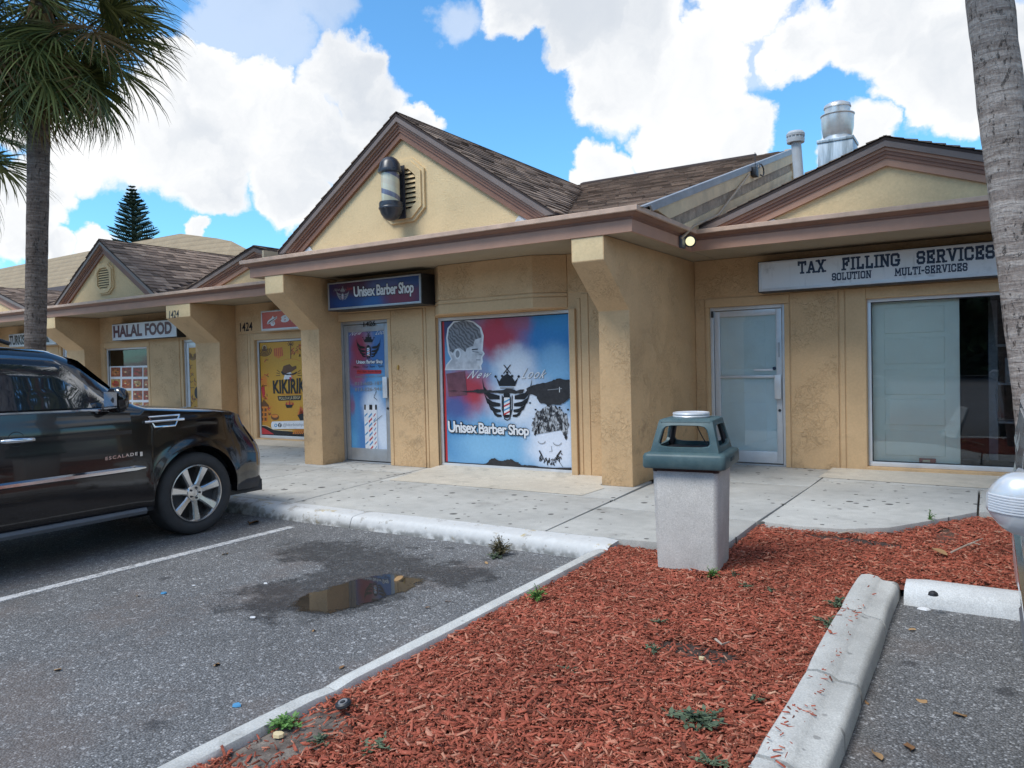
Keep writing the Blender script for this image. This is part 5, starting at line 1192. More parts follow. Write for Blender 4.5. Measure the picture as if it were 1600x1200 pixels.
class Car:
    """loft of half sections along the length; s runs back from the nose, local +y is forward, z = 0 on the road"""
    L = 5.14; HUB = (.99, 3.94); RT = .405; ARCH = .475; SILL = .36
    W = [(0, .66), (.05, .76), (.15, .855), (.35, .93), (.6, .965), (.95, .985), (1.6, .995), (4.2, .995), (4.8, .97), (5.05, .93), (5.14, .88)]
    ZS = [(0, 1.00), (.06, 1.08), (.15, 1.135), (.4, 1.175), (1.0, 1.215), (1.5, 1.26), (1.8, 1.275), (3, 1.30), (5.14, 1.34)]
    ZT = [(0, 1.01), (.06, 1.10), (.15, 1.165), (.4, 1.22), (1.0, 1.27), (1.45, 1.31), (1.52, 1.33), (1.75, 1.555), (2.0, 1.765), (2.2, 1.835), (2.6, 1.868), (3.2, 1.885), (4.3, 1.875), (4.7, 1.84), (4.85, 1.74), (5.06, 1.36), (5.14, 1.345)]
    LOW = [(0, .42), (.1, .36), (.4, .34), (.6, .36), (4.6, .36), (5.14, .45)]
    def Y(s, q, z):
        t = max(0., min(1., (z-.70)/.42)); return -(q+.25*t*t*(3-2*t)*max(0., 1-q/.75))
    def low(s, q):
        z = interp(s.LOW, q)
        for h in s.HUB:
            d = abs(q-h)
            if d < s.ARCH: z = max(z, s.RT+math.sqrt(max(0, s.ARCH**2-d*d))*.98)
        return z
    def xside(s, q, z):
        w = interp(s.W, q); zs = interp(s.ZS, q)
        t = (z-.36)/(zs-.36); x = w-.045*max(0, t-.55)**1.6*4*.55-.05*max(0, .25-t)**1.3*3
        x += .012*math.exp(-((z-1.13)/.035)**2)*(1 if q > .3 else 0)
        if q < .35: x -= .06*max(0, (z-.95))*(.35-q)/.35
        for h in s.HUB:
            d = math.hypot(q-h, z-s.RT)
            if d > s.ARCH*.9: x += .022*math.exp(-((d-s.ARCH)/.07)**2)
        return x
    def half(s, q):
        zl, zs, zt = s.low(q), interp(s.ZS, q), interp(s.ZT, q); P = []
        P.append((s.xside(q, zl)-.14, zl+.012)); P.append((s.xside(q, zl)-.012, zl))
        for t in (.02, .1, .2, .32, .45, .58, .7, .8, .88, .95, 1.): z = zl+(zs-zl)*t; P.append((s.xside(q, z), z))
        xs = P[-1][0]; cab = max(0., min(1., (zt-zs-.06)/.45))
        wr = .755; h = zt-zs
        hood = [(xs-.025, zs+.2*h), (xs-.07, zs+.45*h), (xs-.16, zs+.62*h), (xs-.30, zs+.76*h), (xs-.48, zs+.88*h), (xs*.25, zs+.97*h), (0, zt)]
        top = [(xs-.045, zs+.012), (xs-.06-.25*(xs-.06-wr), zs+.3*h), (xs-.06-.75*(xs-.06-wr), zs+.76*h), (wr-.04, zt-.045), (wr-.13, zt-.012), (wr*.5, zt+.0), (0, zt+.012)]
        P += [(a[0]*(1-cab)+b[0]*cab, a[1]*(1-cab)+b[1]*cab) for a, b in zip(hood, top)]
        return P
    def cabx(s, q, z):
        P = s.half(q)[12:]
        for (a, za), (b, zb) in zip(P[:-1], P[1:]):
            if za <= z <= zb and zb > za: return a+(b-a)*(z-za)/(zb-za)
        return P[0][0]
    def make(s, t, paint, plate=None):
        q = sorted(set([0, .015, .04, .08, .12, .17, .23, .3, .38, .46]+[round(h+d*s.ARCH/12, 4) for h in s.HUB for d in range(-12, 13)]+[h+sg*s.ARCH*f for h in s.HUB for sg in (-1, 1) for f in (.97, .99, .999, 1.02, 1.06)]+[1.5+.06*i for i in range(13)]+[2.3+.12*i for i in range(10)]+[4.45, 4.55, 4.65, 4.7, 4.77, 4.85, 4.92, 5.0, 5.06, 5.1, 5.14]))
        rows = []
        for a in q: h = s.half(a); rows.append([(-x, s.Y(a, z), z) for x, z in h]+[(x, s.Y(a, z), z) for x, z in h[::-1][1:]])
        b = MB(); b.grid(rows); n = len(rows[0])
        b.f.append(tuple(range(n))); b.m.append(0); k = (len(rows)-1)*n; b.f.append(tuple(range(k, k+n))[::-1]); b.m.append(0)
        body = b.build('body', paint, t, smooth=True, angle=50)
        b = MB(); b.box(-.86, .86, -s.L+.15, -.12, .30, .42)
        for h in s.HUB:
            for sg in (-1, 1):
                rows = [[(sg*x, -h+s.ARCH*1.01*math.cos(a), s.RT+s.ARCH*1.0*math.sin(a)) for a in [PI*i/12-.12 for i in range(13)]+[PI+.2]] for x in (.98-.11, .55)]; b.grid(rows)
                b.add([(sg*.56, -h-s.ARCH, .2), (sg*.56, -h+s.ARCH, .2), (sg*.56, -h+s.ARCH, .95), (sg*.56, -h-s.ARCH, .95)], [(0, 1, 2, 3)])
        b.build('underbody', TRIM, t)
        # glass
        def patch(name, q0, q1, z0f, z1f, m, off, sg, nq=14, nz=5, parent=t):
            b = MB(); rows = []
            for i in range(nq+1):
                a = q0+(q1-q0)*i/nq; za, zb = z0f(a), max(z0f(a)+.004, z1f(a)); r = []
                for j in range(nz+1): z = za+(zb-za)*j/nz; r.append((sg*(s.cabx(a, z)+off), -a, z))
                rows.append(r)
            b.grid(rows); return b.build(name, m, parent, smooth=True)
        zb = lambda a: interp(s.ZS, a)+.035
        zt = lambda a: interp(s.ZT, a)-.085
        zt1 = lambda a: min(zt(a-.03), zb(1.80)+.02+(a-1.80)*1.02) if a < 2.3 else zt(a)
        for sg in (-1, 1):
            patch('side_window', 1.83, 2.90, zb, zt1, TINT, .005, sg, 22); patch('side_window', 3.0, 3.85, zb, zt, TINT, .005, sg); patch('side_window', 3.95, 4.66, zb, lambda a: zt(a)-.02, TINT, .005, sg)
        b = MB(); rows = []
        for a in [1.545+.05*i for i in range(11)]:
            h = s.half(a); zt_ = h[-1][1]; w = s.cabx(a, h[15][1])-.045
            rows.append([(w*f, -a+.006, s_z+.006) for f, s_z in [(k/5, h[-1][1]-(abs(k)/5)**3*.05) for k in range(-5, 6)]])
        b.grid(rows); b.build('windscreen', TINT, t, smooth=True)
        for sg in (-1, 1):
            # doors: raised skins so that the shut lines show
            def skin(q0, q1, z0f, z1f):
                b = MB(); rows = []
                for i in range(19):
                    a = q0+(q1-q0)*i/18; za, zb_ = z0f(a), z1f(a); rows.append([(sg*(s.xside(a, za+(zb_-za)*j/14)+.007), -a, za+(zb_-za)*j/14) for j in range(15)])
                b.grid(rows); r0 = len(rows)
                edge = [rows[i][0] for i in range(19)]+rows[-1][1:]+[rows[i][-1] for i in range(17, -1, -1)]+rows[0][-2:0:-1]
                k = len(b.v); m = len(edge); b.v += edge+[(x-sg*.012, y, z) for x, y, z in edge]; b.f += [(k+i, k+(i+1) % m, k+m+(i+1) % m, k+m+i) for i in range(m)]; b.m += [0]*m
                return b.build('door', paint, t, smooth=True, angle=50)
            zs_ = lambda a: interp(s.ZS, a)-.02
            d1 = skin(1.66, 2.86, lambda a: .44+.25*max(0, 1.76-a), zs_); d2 = skin(2.885, 3.95, lambda a: .44+max(0, .9*(a-3.5)), zs_)
            for d, qh in ((d1, 2.62), (d2, 3.72)):
                if paint is SILVER: continue
                b = MB(); x = s.xside(qh, 1.09)+.03
                b.tube([(sg*(x-.03), -qh+.13, 1.085), (sg*(x+.008), -qh+.105, 1.088), (sg*(x+.016), -qh, 1.092), (sg*(x+.008), -qh-.1, 1.092), (sg*(x-.03), -qh-.125, 1.09)], [.014, .02, .021, .02, .014], 10); b.build('handle', CHROME, d, smooth=True)
                b = MB(); b.lathe([(0, .0), (.05, .001), (.062, .004)], 16, 'x', (sg*(x-.026), -qh-.01, 1.1)); b.build('handle_recess', TRIM, d)
            # chrome: belt line, lower moulding, fender vent
            b = MB(); P = []
            rows = []
            for i in range(30):
                a = 1.78+2.9*i/29; z = interp(s.ZS, a)+.008; x = s.cabx(a, z+.004)
                rows.append([(sg*(x+.004), -a, z-.016), (sg*(x+.02), -a, z-.012), (sg*(x+.02), -a, z+.012), (sg*(x+.0), -a, z+.018)])
            b.grid(rows); b.build('belt_trim', CHROME, t, smooth=True)
            b = MB(); rows = []
            for i in range(24):
                a = 1.545+2.3*i/23; z = .735; x = s.xside(a, z)+.008; e = .4 if i in (0, 23) else 1
                rows.append([(sg*(x-.006), -a, z-.03*e), (sg*(x+.022*e), -a, z-.012*e), (sg*(x+.022*e), -a, z+.012*e), (sg*(x-.006), -a, z+.03*e)])
            b.grid(rows, close=True); b.build('side_moulding', CHROME, t, smooth=True)
            qv, zv = 1.33, 1.15
            b = MB(); X = lambda a, z: sg*(s.xside(a, z)+.004)
            b.add([(X(a, z), -a, z) for a, z in ((qv-.16, zv+.04), (qv+.15, zv+.04), (qv+.1, zv-.045), (qv-.1, zv-.045))], [(0, 1, 2, 3)]); vt = b.build('fender_vent', TRIM, t, fix=False)
            b = MB(); loop = [(qv-.165, zv+.045), (qv+.155, zv+.045), (qv+.105, zv-.052), (qv-.105, zv-.052), (qv-.165, zv+.045)]; b.tube([(X(a, z)+sg*.004, -a, z) for a, z in loop], .011, 8); b.tube([(X(qv-.2, zv)+sg*.008, -qv+.2, zv+.002), (X(qv+.21, zv)+sg*.008, -qv-.21, zv+.002)], .014, 8); b.build('vent_trim', CHROME, vt, smooth=True)
            # running board
            b = MB(); rows = []
            for i in range(14):
                a = 1.54+1.88*i/13; rows.append([(sg*.86, -a, .30), (sg*.985, -a, .305), (sg*1.0, -a, .335), (sg*.985, -a, .36), (sg*.86, -a, .37)])
            b.grid(rows); b.f += [(0, 1, 2, 3, 4), (65, 66, 67, 68, 69)]; b.m += [0, 0]; b.build('running_board', plain('grey step', (.10, .11, .125), .45), t, smooth=True)
            # lamps
            b = MB(); rows = []
            for i in range(9):
                a = .03+.13*i/8; z0, z1 = .86-.02*i/8, interp(s.ZS, a)-.03-.012*i; rows.append([(sg*(s.xside(a, z0+(z1-z0)*j/6)+.006), s.Y(a, z0+(z1-z0)*j/6)+.004, z0+(z1-z0)*j/6) for j in range(7)])
            b.grid(rows); b.build('headlight', plain('clouded lamp lens', (.32, .27, .26), .15, var=.2, coat=1.), t, smooth=True)
            b = MB(); rows = []
            for i in range(5):
                a = s.L-.18+.17*i/4; rows.append([(sg*(s.xside(a, .95+.35*j/5)+.006), -a, .95+.35*j/5) for j in range(6)])
            b.grid(rows); b.build('tail_light', plain('red lamp lens', (.3, .01, .012), .15), t, smooth=True)
            # bumper lip
            b = MB(); rows = []
            for i in range(9):
                a = .1+.42*i/8; x = interp(s.W, a); rows.append([(sg*(x-.05), -a+.004, .31+.03*i/8), (sg*(x-.005), -a+.006, .34+.02*i/8), (sg*(x+.004), -a+.006, .42), (sg*(x-.02), -a+.002, .47)])
            b.grid(rows); b.build('bumper', TRIM if paint is not SILVER else paint, t, smooth=True)
        # grille and rear glass
        b = MB(); b.grid([[(x, s.Y(0, z)+.01, z) for z in (.72, .78, .84, .9, .96, 1.0)] for x in (-.52, 0, .52)]); g = b.build('grille', TRIM, t)
        for i in range(6): z_ = .755+i*.046; y_ = s.Y(0, z_); c_ = MB(); c_.box(-.5, .5, y_+.012, y_+.03, z_-.01, z_+.01); c_.build('grille_bar', CHROME, g)
        b = MB(); b.add([(-.62, -4.86, 1.73), (.62, -4.86, 1.73), (.68, -5.055, 1.40), (-.68, -5.055, 1.40)], [(0, 1, 2, 3)]); o = b.build('rear_window', TINT, t, fix=False); o.location = (0, -.012, .006)
        for h in s.HUB:
            for sg in (-1, 1): s.wheel(t, sg, -h)
    def wheel(s, t, sg, y):
        R = s.RT; c = (sg*.83, y, R); o = lambda v: sg*v
        def lat(prof, n=48): b = MB(); b.lathe([(r, o(x)) for r, x in prof], n, 'x', c); return b
        w = lat([(.285, -.1), (.31, -.135), (R-.03, -.14), (R-.004, -.12), (R, -.09), (R, .09), (R-.006, .118), (R-.035, .137), (.33, .142), (.30, .132), (.286, .115)]).build('wheel', RUBBER, t, smooth=True, angle=50)
        lat([(.286, .118), (.282, .128), (.272, .13), (.262, .112), (.25, .07), (.245, -.05), (.285, -.11)]).build('rim', RIM, w, smooth=True, angle=35)
        lat([(0, -.03), (.25, -.035)], 32).build('brake_drum', plain('dark brake parts', (.03, .03, .032), .6), w)
        lat([(.0, .082), (.035, .084), (.04, .092), (.078, .096), (.088, .085), (.09, .03)], 28).build('hub_cap', RIM, w, smooth=True, angle=35)
        for i in range(7):
            a = 2*PI*i/7+.24; d = Vector((0, math.cos(a), math.sin(a))); q = Vector((0, -math.sin(a), math.cos(a))); b = MB(); C = Vector(c); rows = []
            for r, hw, f, bk in ((.07, .034, .088, .03), (.12, .030, .096, .03), (.20, .036, .107, .03), (.268, .043, .116, .04)):
                base = C+d*r; rows.append([tuple(base-q*hw+Vector((o(bk), 0, 0))), tuple(base-q*hw+Vector((o(f-.012), 0, 0))), tuple(base-q*(hw-.012)+Vector((o(f), 0, 0))), tuple(base+q*(hw-.012)+Vector((o(f), 0, 0))), tuple(base+q*hw+Vector((o(f-.012), 0, 0))), tuple(base+q*hw+Vector((o(bk), 0, 0)))])
            b.grid(rows); b.build('spoke', RIM, w, smooth=True, angle=30)
        for i in range(5): a = 2*PI*i/5; b = MB(); b.lathe([(0, o(.104)), (.010, o(.103)), (.011, o(.088))], 8, 'x', (c[0], c[1]+.052*math.cos(a), c[2]+.052*math.sin(a))); b.build('lug_nut', TRIM, w)
SILVER = car_paint('silver paint', (.60, .61, .62), .25, .3)
def mirror_unit(t, sg, q, z, shell, cap, x0=.93, k=1.):
    """housing bulging outward with a glass on its rear face"""
    b = MB(); rows = []
    for i in range(13):
        u = i/12; x = x0+.06+u*.25*k; r = math.sin(PI*min(1, .12+.88*(1-abs(u-.42)**2.2*1.9)))**.0
        hh = .115*k*(1-max(0, (u-.55)/.45)**2.4*.75)*(.62+.38*min(1, u/.25)); dd = .075*k*(1-max(0, (u-.6)/.4)**2.2*.8)*(.6+.4*min(1, u/.25)); zc = z+.012*u
        rows.append([(sg*x, -q+dd*math.copysign(abs(math.cos(a))**.8, math.cos(a))*(1.15 if math.cos(a) > 0 else .72), zc+hh*math.copysign(abs(math.sin(a))**.85, math.sin(a))) for a in [2*PI*j/20 for j in range(20)]])
    b.grid(rows, close=True); n = len(rows)*20; b.f += [tuple(range(20)), tuple(range(n-20, n))[::-1]]; b.m += [0, 0]
    o = b.build('mirror', shell, t, smooth=True, angle=60)
    b = MB(); b.tube([(sg*(x0-.05), -q+.0, z-.07), (sg*(x0+.09), -q+.0, z-.055)], .035*k, 10); b.build('mirror_arm', TRIM, o, smooth=True)
    b = MB(); b.add([(sg*(x0+.085), -q-.058*k, z-.075*k), (sg*(x0+.27*k), -q-.05*k, z-.06*k), (sg*(x0+.275*k), -q-.05*k, z+.075*k), (sg*(x0+.085), -q-.058*k, z+.08*k)], [(0, 1, 2, 3)]); b.build('mirror_glass', CHROME, o, fix=False)
    return o

def vehicles():
    black = car_paint('black cherry paint', (.006, .0045, .005), 0., .14, .7)
    t = thing('parked_suv', 'glossy black full size SUV with chrome trim parked nose to the white kerb', 'SUV', (1.03, -3.03, ZA))
    c = Car(); c.make(t, black)
    for sg in (-1, 1):
        mirror_unit(t, sg, 1.86, 1.37, black, CHROME)
        b = MB(); x = c.xside(1.8, .87)+.011
        v, f = text_geo('ESCALADE', .03, 0, 1.3)
        put_text(b, 'ESCALADE', lambda a, e: (sg*x, -(1.92-.30*a) if sg > 0 else -(1.62+.30*a), .845+.03*e+(.012*a if sg > 0 else 0)), bold=.03, spacing=1.3)
        b.box(sg*x-.004, sg*x+.004, -1.60, -1.575, .845, .885); b.build('badge_lettering', CHROME, t, fix=False)
    # seats seen dimly through the tint are left to the dark glass; roof rails
    for sg in (-1, 1): b = MB(); b.tube([(sg*.66, -2.5, 1.88), (sg*.67, -2.62, 1.92), (sg*.67, -4.2, 1.925), (sg*.66, -4.35, 1.88)], .018, 8); b.build('roof_rail', BLACKM, t, smooth=True)
    t2 = thing('silver_car', 'silver vehicle backed in at the edge with a ribbed lamp in its door mirror', 'car', (9.745, -7.6, ZA), PI)
    c2 = Car(); c2.make(t2, SILVER)
    o = mirror_unit(t2, 1, 1.70, 1.14, SILVER, CHROME, .855, .85); o['label'] = 'bright mirror housing with a ribbed clear lamp'
    # ribbed clear lamp across the front of the housing
    lens = plain('ribbed clear lens', (.55, .57, .6), .12, var=.05, coat=1.)
    o2 = mirror_unit(t2, -1, 1.70, 1.14, SILVER, CHROME, .855, .85)
    for ob, sg in ((o, 1), (o2, -1)):
        b = MB(); 
        for j in range(7):
            z = 1.165-.008*j; rows = []
            for i in range(14):
                u = .02+.95*i/13; x = .915+u*.2125; dd = .064*(1-max(0, (u-.6)/.4)**2.2*.8)*(.6+.4*min(1, u/.25))*1.15
                rows.append([(sg*x, -1.70+dd*math.sqrt(max(.05, 1-((z-1.14)/.1)**2))**.8+e, z+.01*u+h) for h, e in ((-.004, .0), (-.002, .003), (.002, .003), (.004, .0))])
            b.grid(rows)
        b.build('mirror_lamp', lens, ob, smooth=True)
vehicles()

# ================================================================== BIN
def bin_():
    t = thing('litter_bin', 'square concrete litter bin with a blue green hooded lid on the chips', 'litter bin', (6.775, -3.262, -.035), RAD(6))
    def rsq(h, r, n=5):
        P = []
        for cx, cy, a0 in ((1, 1, 0), (-1, 1, 90), (-1, -1, 180), (1, -1, 270)):
            for i in range(n+1): a = RAD(a0+90*i/n); P.append((cx*(h-r)+r*math.cos(a), cy*(h-r)+r*math.sin(a)))
        return P
    def loft(levels, close=True):
        b = MB(); rows = [[(x, y, z) for x, y in rsq(h, r)] for h, r, z in levels]; b.grid(rows, close=True); n = len(rows[0]); k = (len(rows)-1)*n
        if close: b.f += [tuple(range(n)), tuple(range(k, k+n))[::-1]]; b.m += [0, 0]
        return b
    loft([(.205, .035, 0), (.218, .035, .015), (.236, .04, .72), (.228, .036, .735)]).build('body', BINC, t, smooth=True, angle=30)
    m, nt, bs = newmat('faded teal plastic'); c = objc(nt); n = noise(nt, c, 5, 6, .65)
    setb(nt, bs, col=mix(nt, mr(nt, n.outputs[0], .35, .7), (.042, .085, .095), (.08, .13, .135)), rough=.5, normal=bump(nt, noise(nt, c, 60, 3).outputs[0], .1, .004))
    loft([(.235, .03, .715), (.242, .03, .745), (.23, .03, .748)]).build('liner_rim', BLACKM, t, smooth=True, angle=30)
    lid = loft([(.27, .03, .742), (.288, .035, .745), (.294, .035, .76), (.292, .035, .83), (.284, .035, .846), (.262, .03, .853), (.243, .028, .857)], True).build('lid', m, t, smooth=True, angle=45)
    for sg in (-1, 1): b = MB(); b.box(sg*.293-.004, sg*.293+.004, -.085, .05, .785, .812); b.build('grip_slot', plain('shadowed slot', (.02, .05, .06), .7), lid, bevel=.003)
    # four-sided hood, each side a frame round an opening
    for k in range(4):
        def P(x, z, dpt=0.):
            f = (z-.855)/(1.07-.855); y = -(.243+(.192-.243)*f)+dpt; R = Matrix.Rotation(PI/2*k, 3, 'Z'); return tuple(R @ Vector((x, y, z)))
        b = MB(); nn = 28
        def outer(a):
            ca, sa = math.cos(a), math.sin(a); s_ = min(1/max(1e-6, abs(ca)), 1/max(1e-6, abs(sa))); u, v = ca*s_, sa*s_; z = .9625+v*.1075; w = .243+(.192-.243)*((z-.855)/.215); return u*w, z
        def inner(a):
            ca, sa = math.cos(a), math.sin(a); p = 6; s_ = (abs(ca)**p+abs(sa)**p)**(-1/p); u, v = ca*s_, sa*s_; z = .968+v*.075; w = .187+(.145-.187)*((z-.9)/.15); return u*w, z
        A = [2*PI*i/nn+PI/4 for i in range(nn)]
        O, I = [outer(a) for a in A], [inner(a) for a in A]
        vs = [P(*p) for p in O]+[P(p[0]*1.0, p[1], -.006) for p in [(i[0]*1.05, .968+(i[1]-.968)*1.05) for i in I]]+[P(*p) for p in I]+[P(p[0], p[1], .022) for p in I]+[P(p[0]*.93, p[1], .022) for p in O]
        fs = []
        for L in range(4):
            for i in range(nn): j = (i+1) % nn; fs.append((L*nn+i, L*nn+j, (L+1)*nn+j, (L+1)*nn+i))
        b.add(vs, fs); b.build('hood_side', m, t, smooth=True, angle=35)
    loft([(.188, .025, 1.06), (.196, .028, 1.068), (.192, .028, 1.082), (.17, .025, 1.09)]).build('hood_top', m, t, smooth=True, angle=45)
    loft([(.235, .02, .858), (.235, .02, .864)]).build('liner', BLACKM, t)
    for sg in (-1, 1):
        for s2 in (-1, 1): b = MB(); b.tube([(sg*.212, s2*.212, .86), (sg*.168, s2*.168, 1.065)], .027, 8); b.build('hood_post', BLACKM, t, smooth=True)
    b = MB(); b.lathe([(0, 1.118), (.105, 1.118), (.122, 1.122), (.13, 1.128), (.134, 1.118), (.13, 1.106), (.134, 1.1), (.128, 1.089), (0, 1.089)], 36, 'z'); b.build('ash_tray', plain('pale metal dish', (.62, .62, .63), .35, metal=.3, var=.12), t, smooth=True, angle=30)
    b = MB(); b.tube([(.0, .12, 1.07), (.03, .1, .99), (.06, .1, .93), (.1, .11, .868)], .004, 5); b.tube([(.0, .12, 1.07), (.06, .12, 1.03), (.11, .14, .96), (.14, .15, .868)], .004, 5); b.build('wire', BLACKM, t)
bin_()

# ================================================================== PLANTS
def leaf_mat(name, lo, hi, rough=.55):
    m, nt, b = newmat(name); c = objc(nt)
    r = mth(nt, 'FRACT', mth(nt, 'ADD', mth(nt, 'MULTIPLY', nd(nt, 'ShaderNodeObjectInfo').outputs['Random'], 5.7), nd(nt, 'ShaderNodeNewGeometry').outputs['Random Per Island']))
    setb(nt, b, col=mix(nt, r, lo, hi), rough=rough, spec=.35); return m
FROND = leaf_mat('palm frond', (.045, .075, .022), (.24, .26, .08))
FROND_DRY = leaf_mat('dry palm frond', (.14, .085, .04), (.30, .19, .085), .8)
def trunk_mat(name, a, b_, sc=1.):
    m, nt, b = newmat(name); c = objc(nt)
    ring = noise(nt, vth(nt, 'MULTIPLY', c, (2.2, 2.2, 22*sc)), 1.6, 7, .65, .5); fine = noise(nt, vth(nt, 'MULTIPLY', c, (1, 1, .4)), 55, 5, .7); sp = noise(nt, vth(nt, 'MULTIPLY', c, (1, 1, .45)), 26, 3, .6)
    big = noise(nt, c, 2.3, 4)
    cc = mix(nt, mr(nt, ring.outputs[0], .38, .64), a, b_); cc = mix(nt, mth(nt, 'MULTIPLY', mr(nt, sp.outputs[0], .6, .68), .75), cc, (.035, .03, .027))
    cc = vth(nt, 'SCALE', cc, scale=mth(nt, 'MULTIPLY', mr(nt, fine.outputs[0], .3, .7, .7, 1.25, 'LINEAR'), mr(nt, big.outputs[0], .35, .65, .86, 1.1, 'LINEAR')))
    h = mth(nt, 'ADD', mth(nt, 'ADD', ring.outputs[0], mth(nt, 'MULTIPLY', fine.outputs[0], .6)), mth(nt, 'MULTIPLY', mr(nt, sp.outputs[0], .58, .66), -.6))
    setb(nt, b, col=cc, rough=.92, spec=.2, normal=bump(nt, h, .9, .025)); return m
TRUNK_D = trunk_mat('brown ringed trunk', (.13, .10, .085), (.23, .19, .165))
TRUNK_L = trunk_mat('pale grey trunk', (.27, .22, .19), (.43, .375, .335), .8)
def frond_mesh(seed, droop, mat, n=46, petiole=.95, blade=.95):
    """costapalmate leaf in its own frame: grows along +x, face up +z"""
    rr = random.Random(seed); mb = MB()
    mb.tube([(0, 0, 0), (petiole*.5, 0, .03), (petiole, 0, -.02)], [.022, .014, .010], 5)
    for i in range(n):
        u = i/(n-1)*2-1; ang = u*2.25; base = Vector((petiole+.28*(1-abs(u)), 0, -.02-.12*(1-abs(u))**2)); L = blade*(1-.34*abs(u)**2)*rr.uniform(.85, 1.1); w = .022*rr.uniform(.8, 1.2)
        d = Vector((math.cos(ang), math.sin(ang), .14-.3*abs(u)+rr.uniform(-.14, .14))).normalized(); q = Vector((-math.sin(ang), math.cos(ang), 0)); up = Vector((0, 0, 1)); P = base; k = len(mb.v); m = 6
        dd = d.copy(); tw = rr.uniform(-.5, .5)
        for j in range(m+1):
            t = j/m; ww = w*(.45+1.2*t if t < .3 else .81*(1-(t-.3)/.7*.96)); f = (q*math.cos(tw)+up*math.sin(tw))
            mb.v += [tuple(P-f*ww), tuple(P+up*ww*.35), tuple(P+f*ww)]
            P = P+dd*(L/m); dd = (dd+Vector((0, 0, -1))*droop*(.06+.5*t*t)*rr.uniform(.6, 1.4)+q*rr.uniform(-.03, .03)).normalized()
        for j in range(m):
            for e in (0, 1): mb.f.append((k+j*3+e, k+j*3+e+1, k+j*3+3+e+1, k+j*3+3+e)); mb.m.append(0)
    me = bpy.data.meshes.new('frond'); me.from_pydata(mb.v, [], mb.f); me.materials.append(mat); me.update(); me.shade_smooth(); return me
GREEN = [frond_mesh(i, .9+.35*i, FROND) for i in range(4)]; DRY = [frond_mesh(20+i, 1.6+.4*i, FROND_DRY, 32) for i in range(2)]
def palm(label, base, top, r0, r1, mat, nf, seed, group='palms in front of the shops', k=1., bulge=0., bent=0., low=-80):
    rr = random.Random(seed); t = thing('palm_tree', label, 'palm tree', base, 0, group); V = Vector(top)-Vector(base)
    mb = MB(); pts = []; rad = []; rows = []
    N = 60
    for i in range(N+1):
        f = i/N; p = V*f+Vector((bent*math.sin(PI*f), 0, 0)); r = (r0+(r1-r0)*f)*(1+.05*math.exp(-f*14))+bulge*math.exp(-((f-.5)/.2)**2)
        rows.append([(p.x+(r*(1+.025*math.sin(j*2.1+i*.9)+rr.uniform(-.018, .018)))*math.cos(2*PI*j/24), p.y+(r*(1+rr.uniform(-.018, .018)))*math.sin(2*PI*j/24), p.z) for j in range(24)])
    mb.grid(rows, close=True); mb.build('trunk', mat, t, smooth=True, angle=70)
    # old leaf bases under the crown
    b = MB()
    for i in range(70):
        a = rr.uniform(0, 2*PI); z = V.z-rr.uniform(.0, .55); o = Vector((V.x+bent*0, V.y, z)); d = Vector((math.cos(a), math.sin(a), 0)); s = Vector((-math.sin(a), math.cos(a), 0)); l = rr.uniform(.12, .3)
        p0 = o+d*r1*.8; p1 = p0+d*.09+Vector((0, 0, -l)); b.add([tuple(p0-s*.045), tuple(p0+s*.045), tuple(p1+s*.012), tuple(p1-s*.012), tuple(p0+d*.03+Vector((0, 0, .02)))], [(0, 1, 2, 3), (0, 1, 4), (4, 1, 2), (4, 2, 3), (4, 3, 0)])
    b.build('leaf_bases', FROND_DRY, t)['kind'] = 'stuff'
    for i in range(nf):
        f = (i+.5)/nf; el = 78+(low-78)*f**.85+rr.uniform(-9, 9); az = i*2.39996+rr.uniform(-.25, .25)
        me = (DRY if (f > .86 and rr.random() < .5) or rr.random() < .05 else GREEN); me = rr.choice(me)
        o = bpy.data.objects.new('frond', me); COL.objects.link(o); o.parent = t; s = k*rr.uniform(.9, 1.12)*(1 if el > -30 else .92)
        X = Vector((math.cos(az)*math.cos(RAD(el)), math.sin(az)*math.cos(RAD(el)), math.sin(RAD(el)))); Y = Vector((-math.sin(az), math.cos(az), 0)); Y = (Y+Vector((0, 0, rr.uniform(-.3, .3)))).normalized(); Z = X.cross(Y).normalized(); Y = Z.cross(X)
        h = V+Vector((0, 0, .25-.4*f))
        o.matrix_local = Matrix(((X.x*s, Y.x*s, Z.x*s, h.x), (X.y*s, Y.y*s, Z.y*s, h.y), (X.z*s, Y.z*s, Z.z*s, h.z), (0, 0, 0, 1)))
    return t
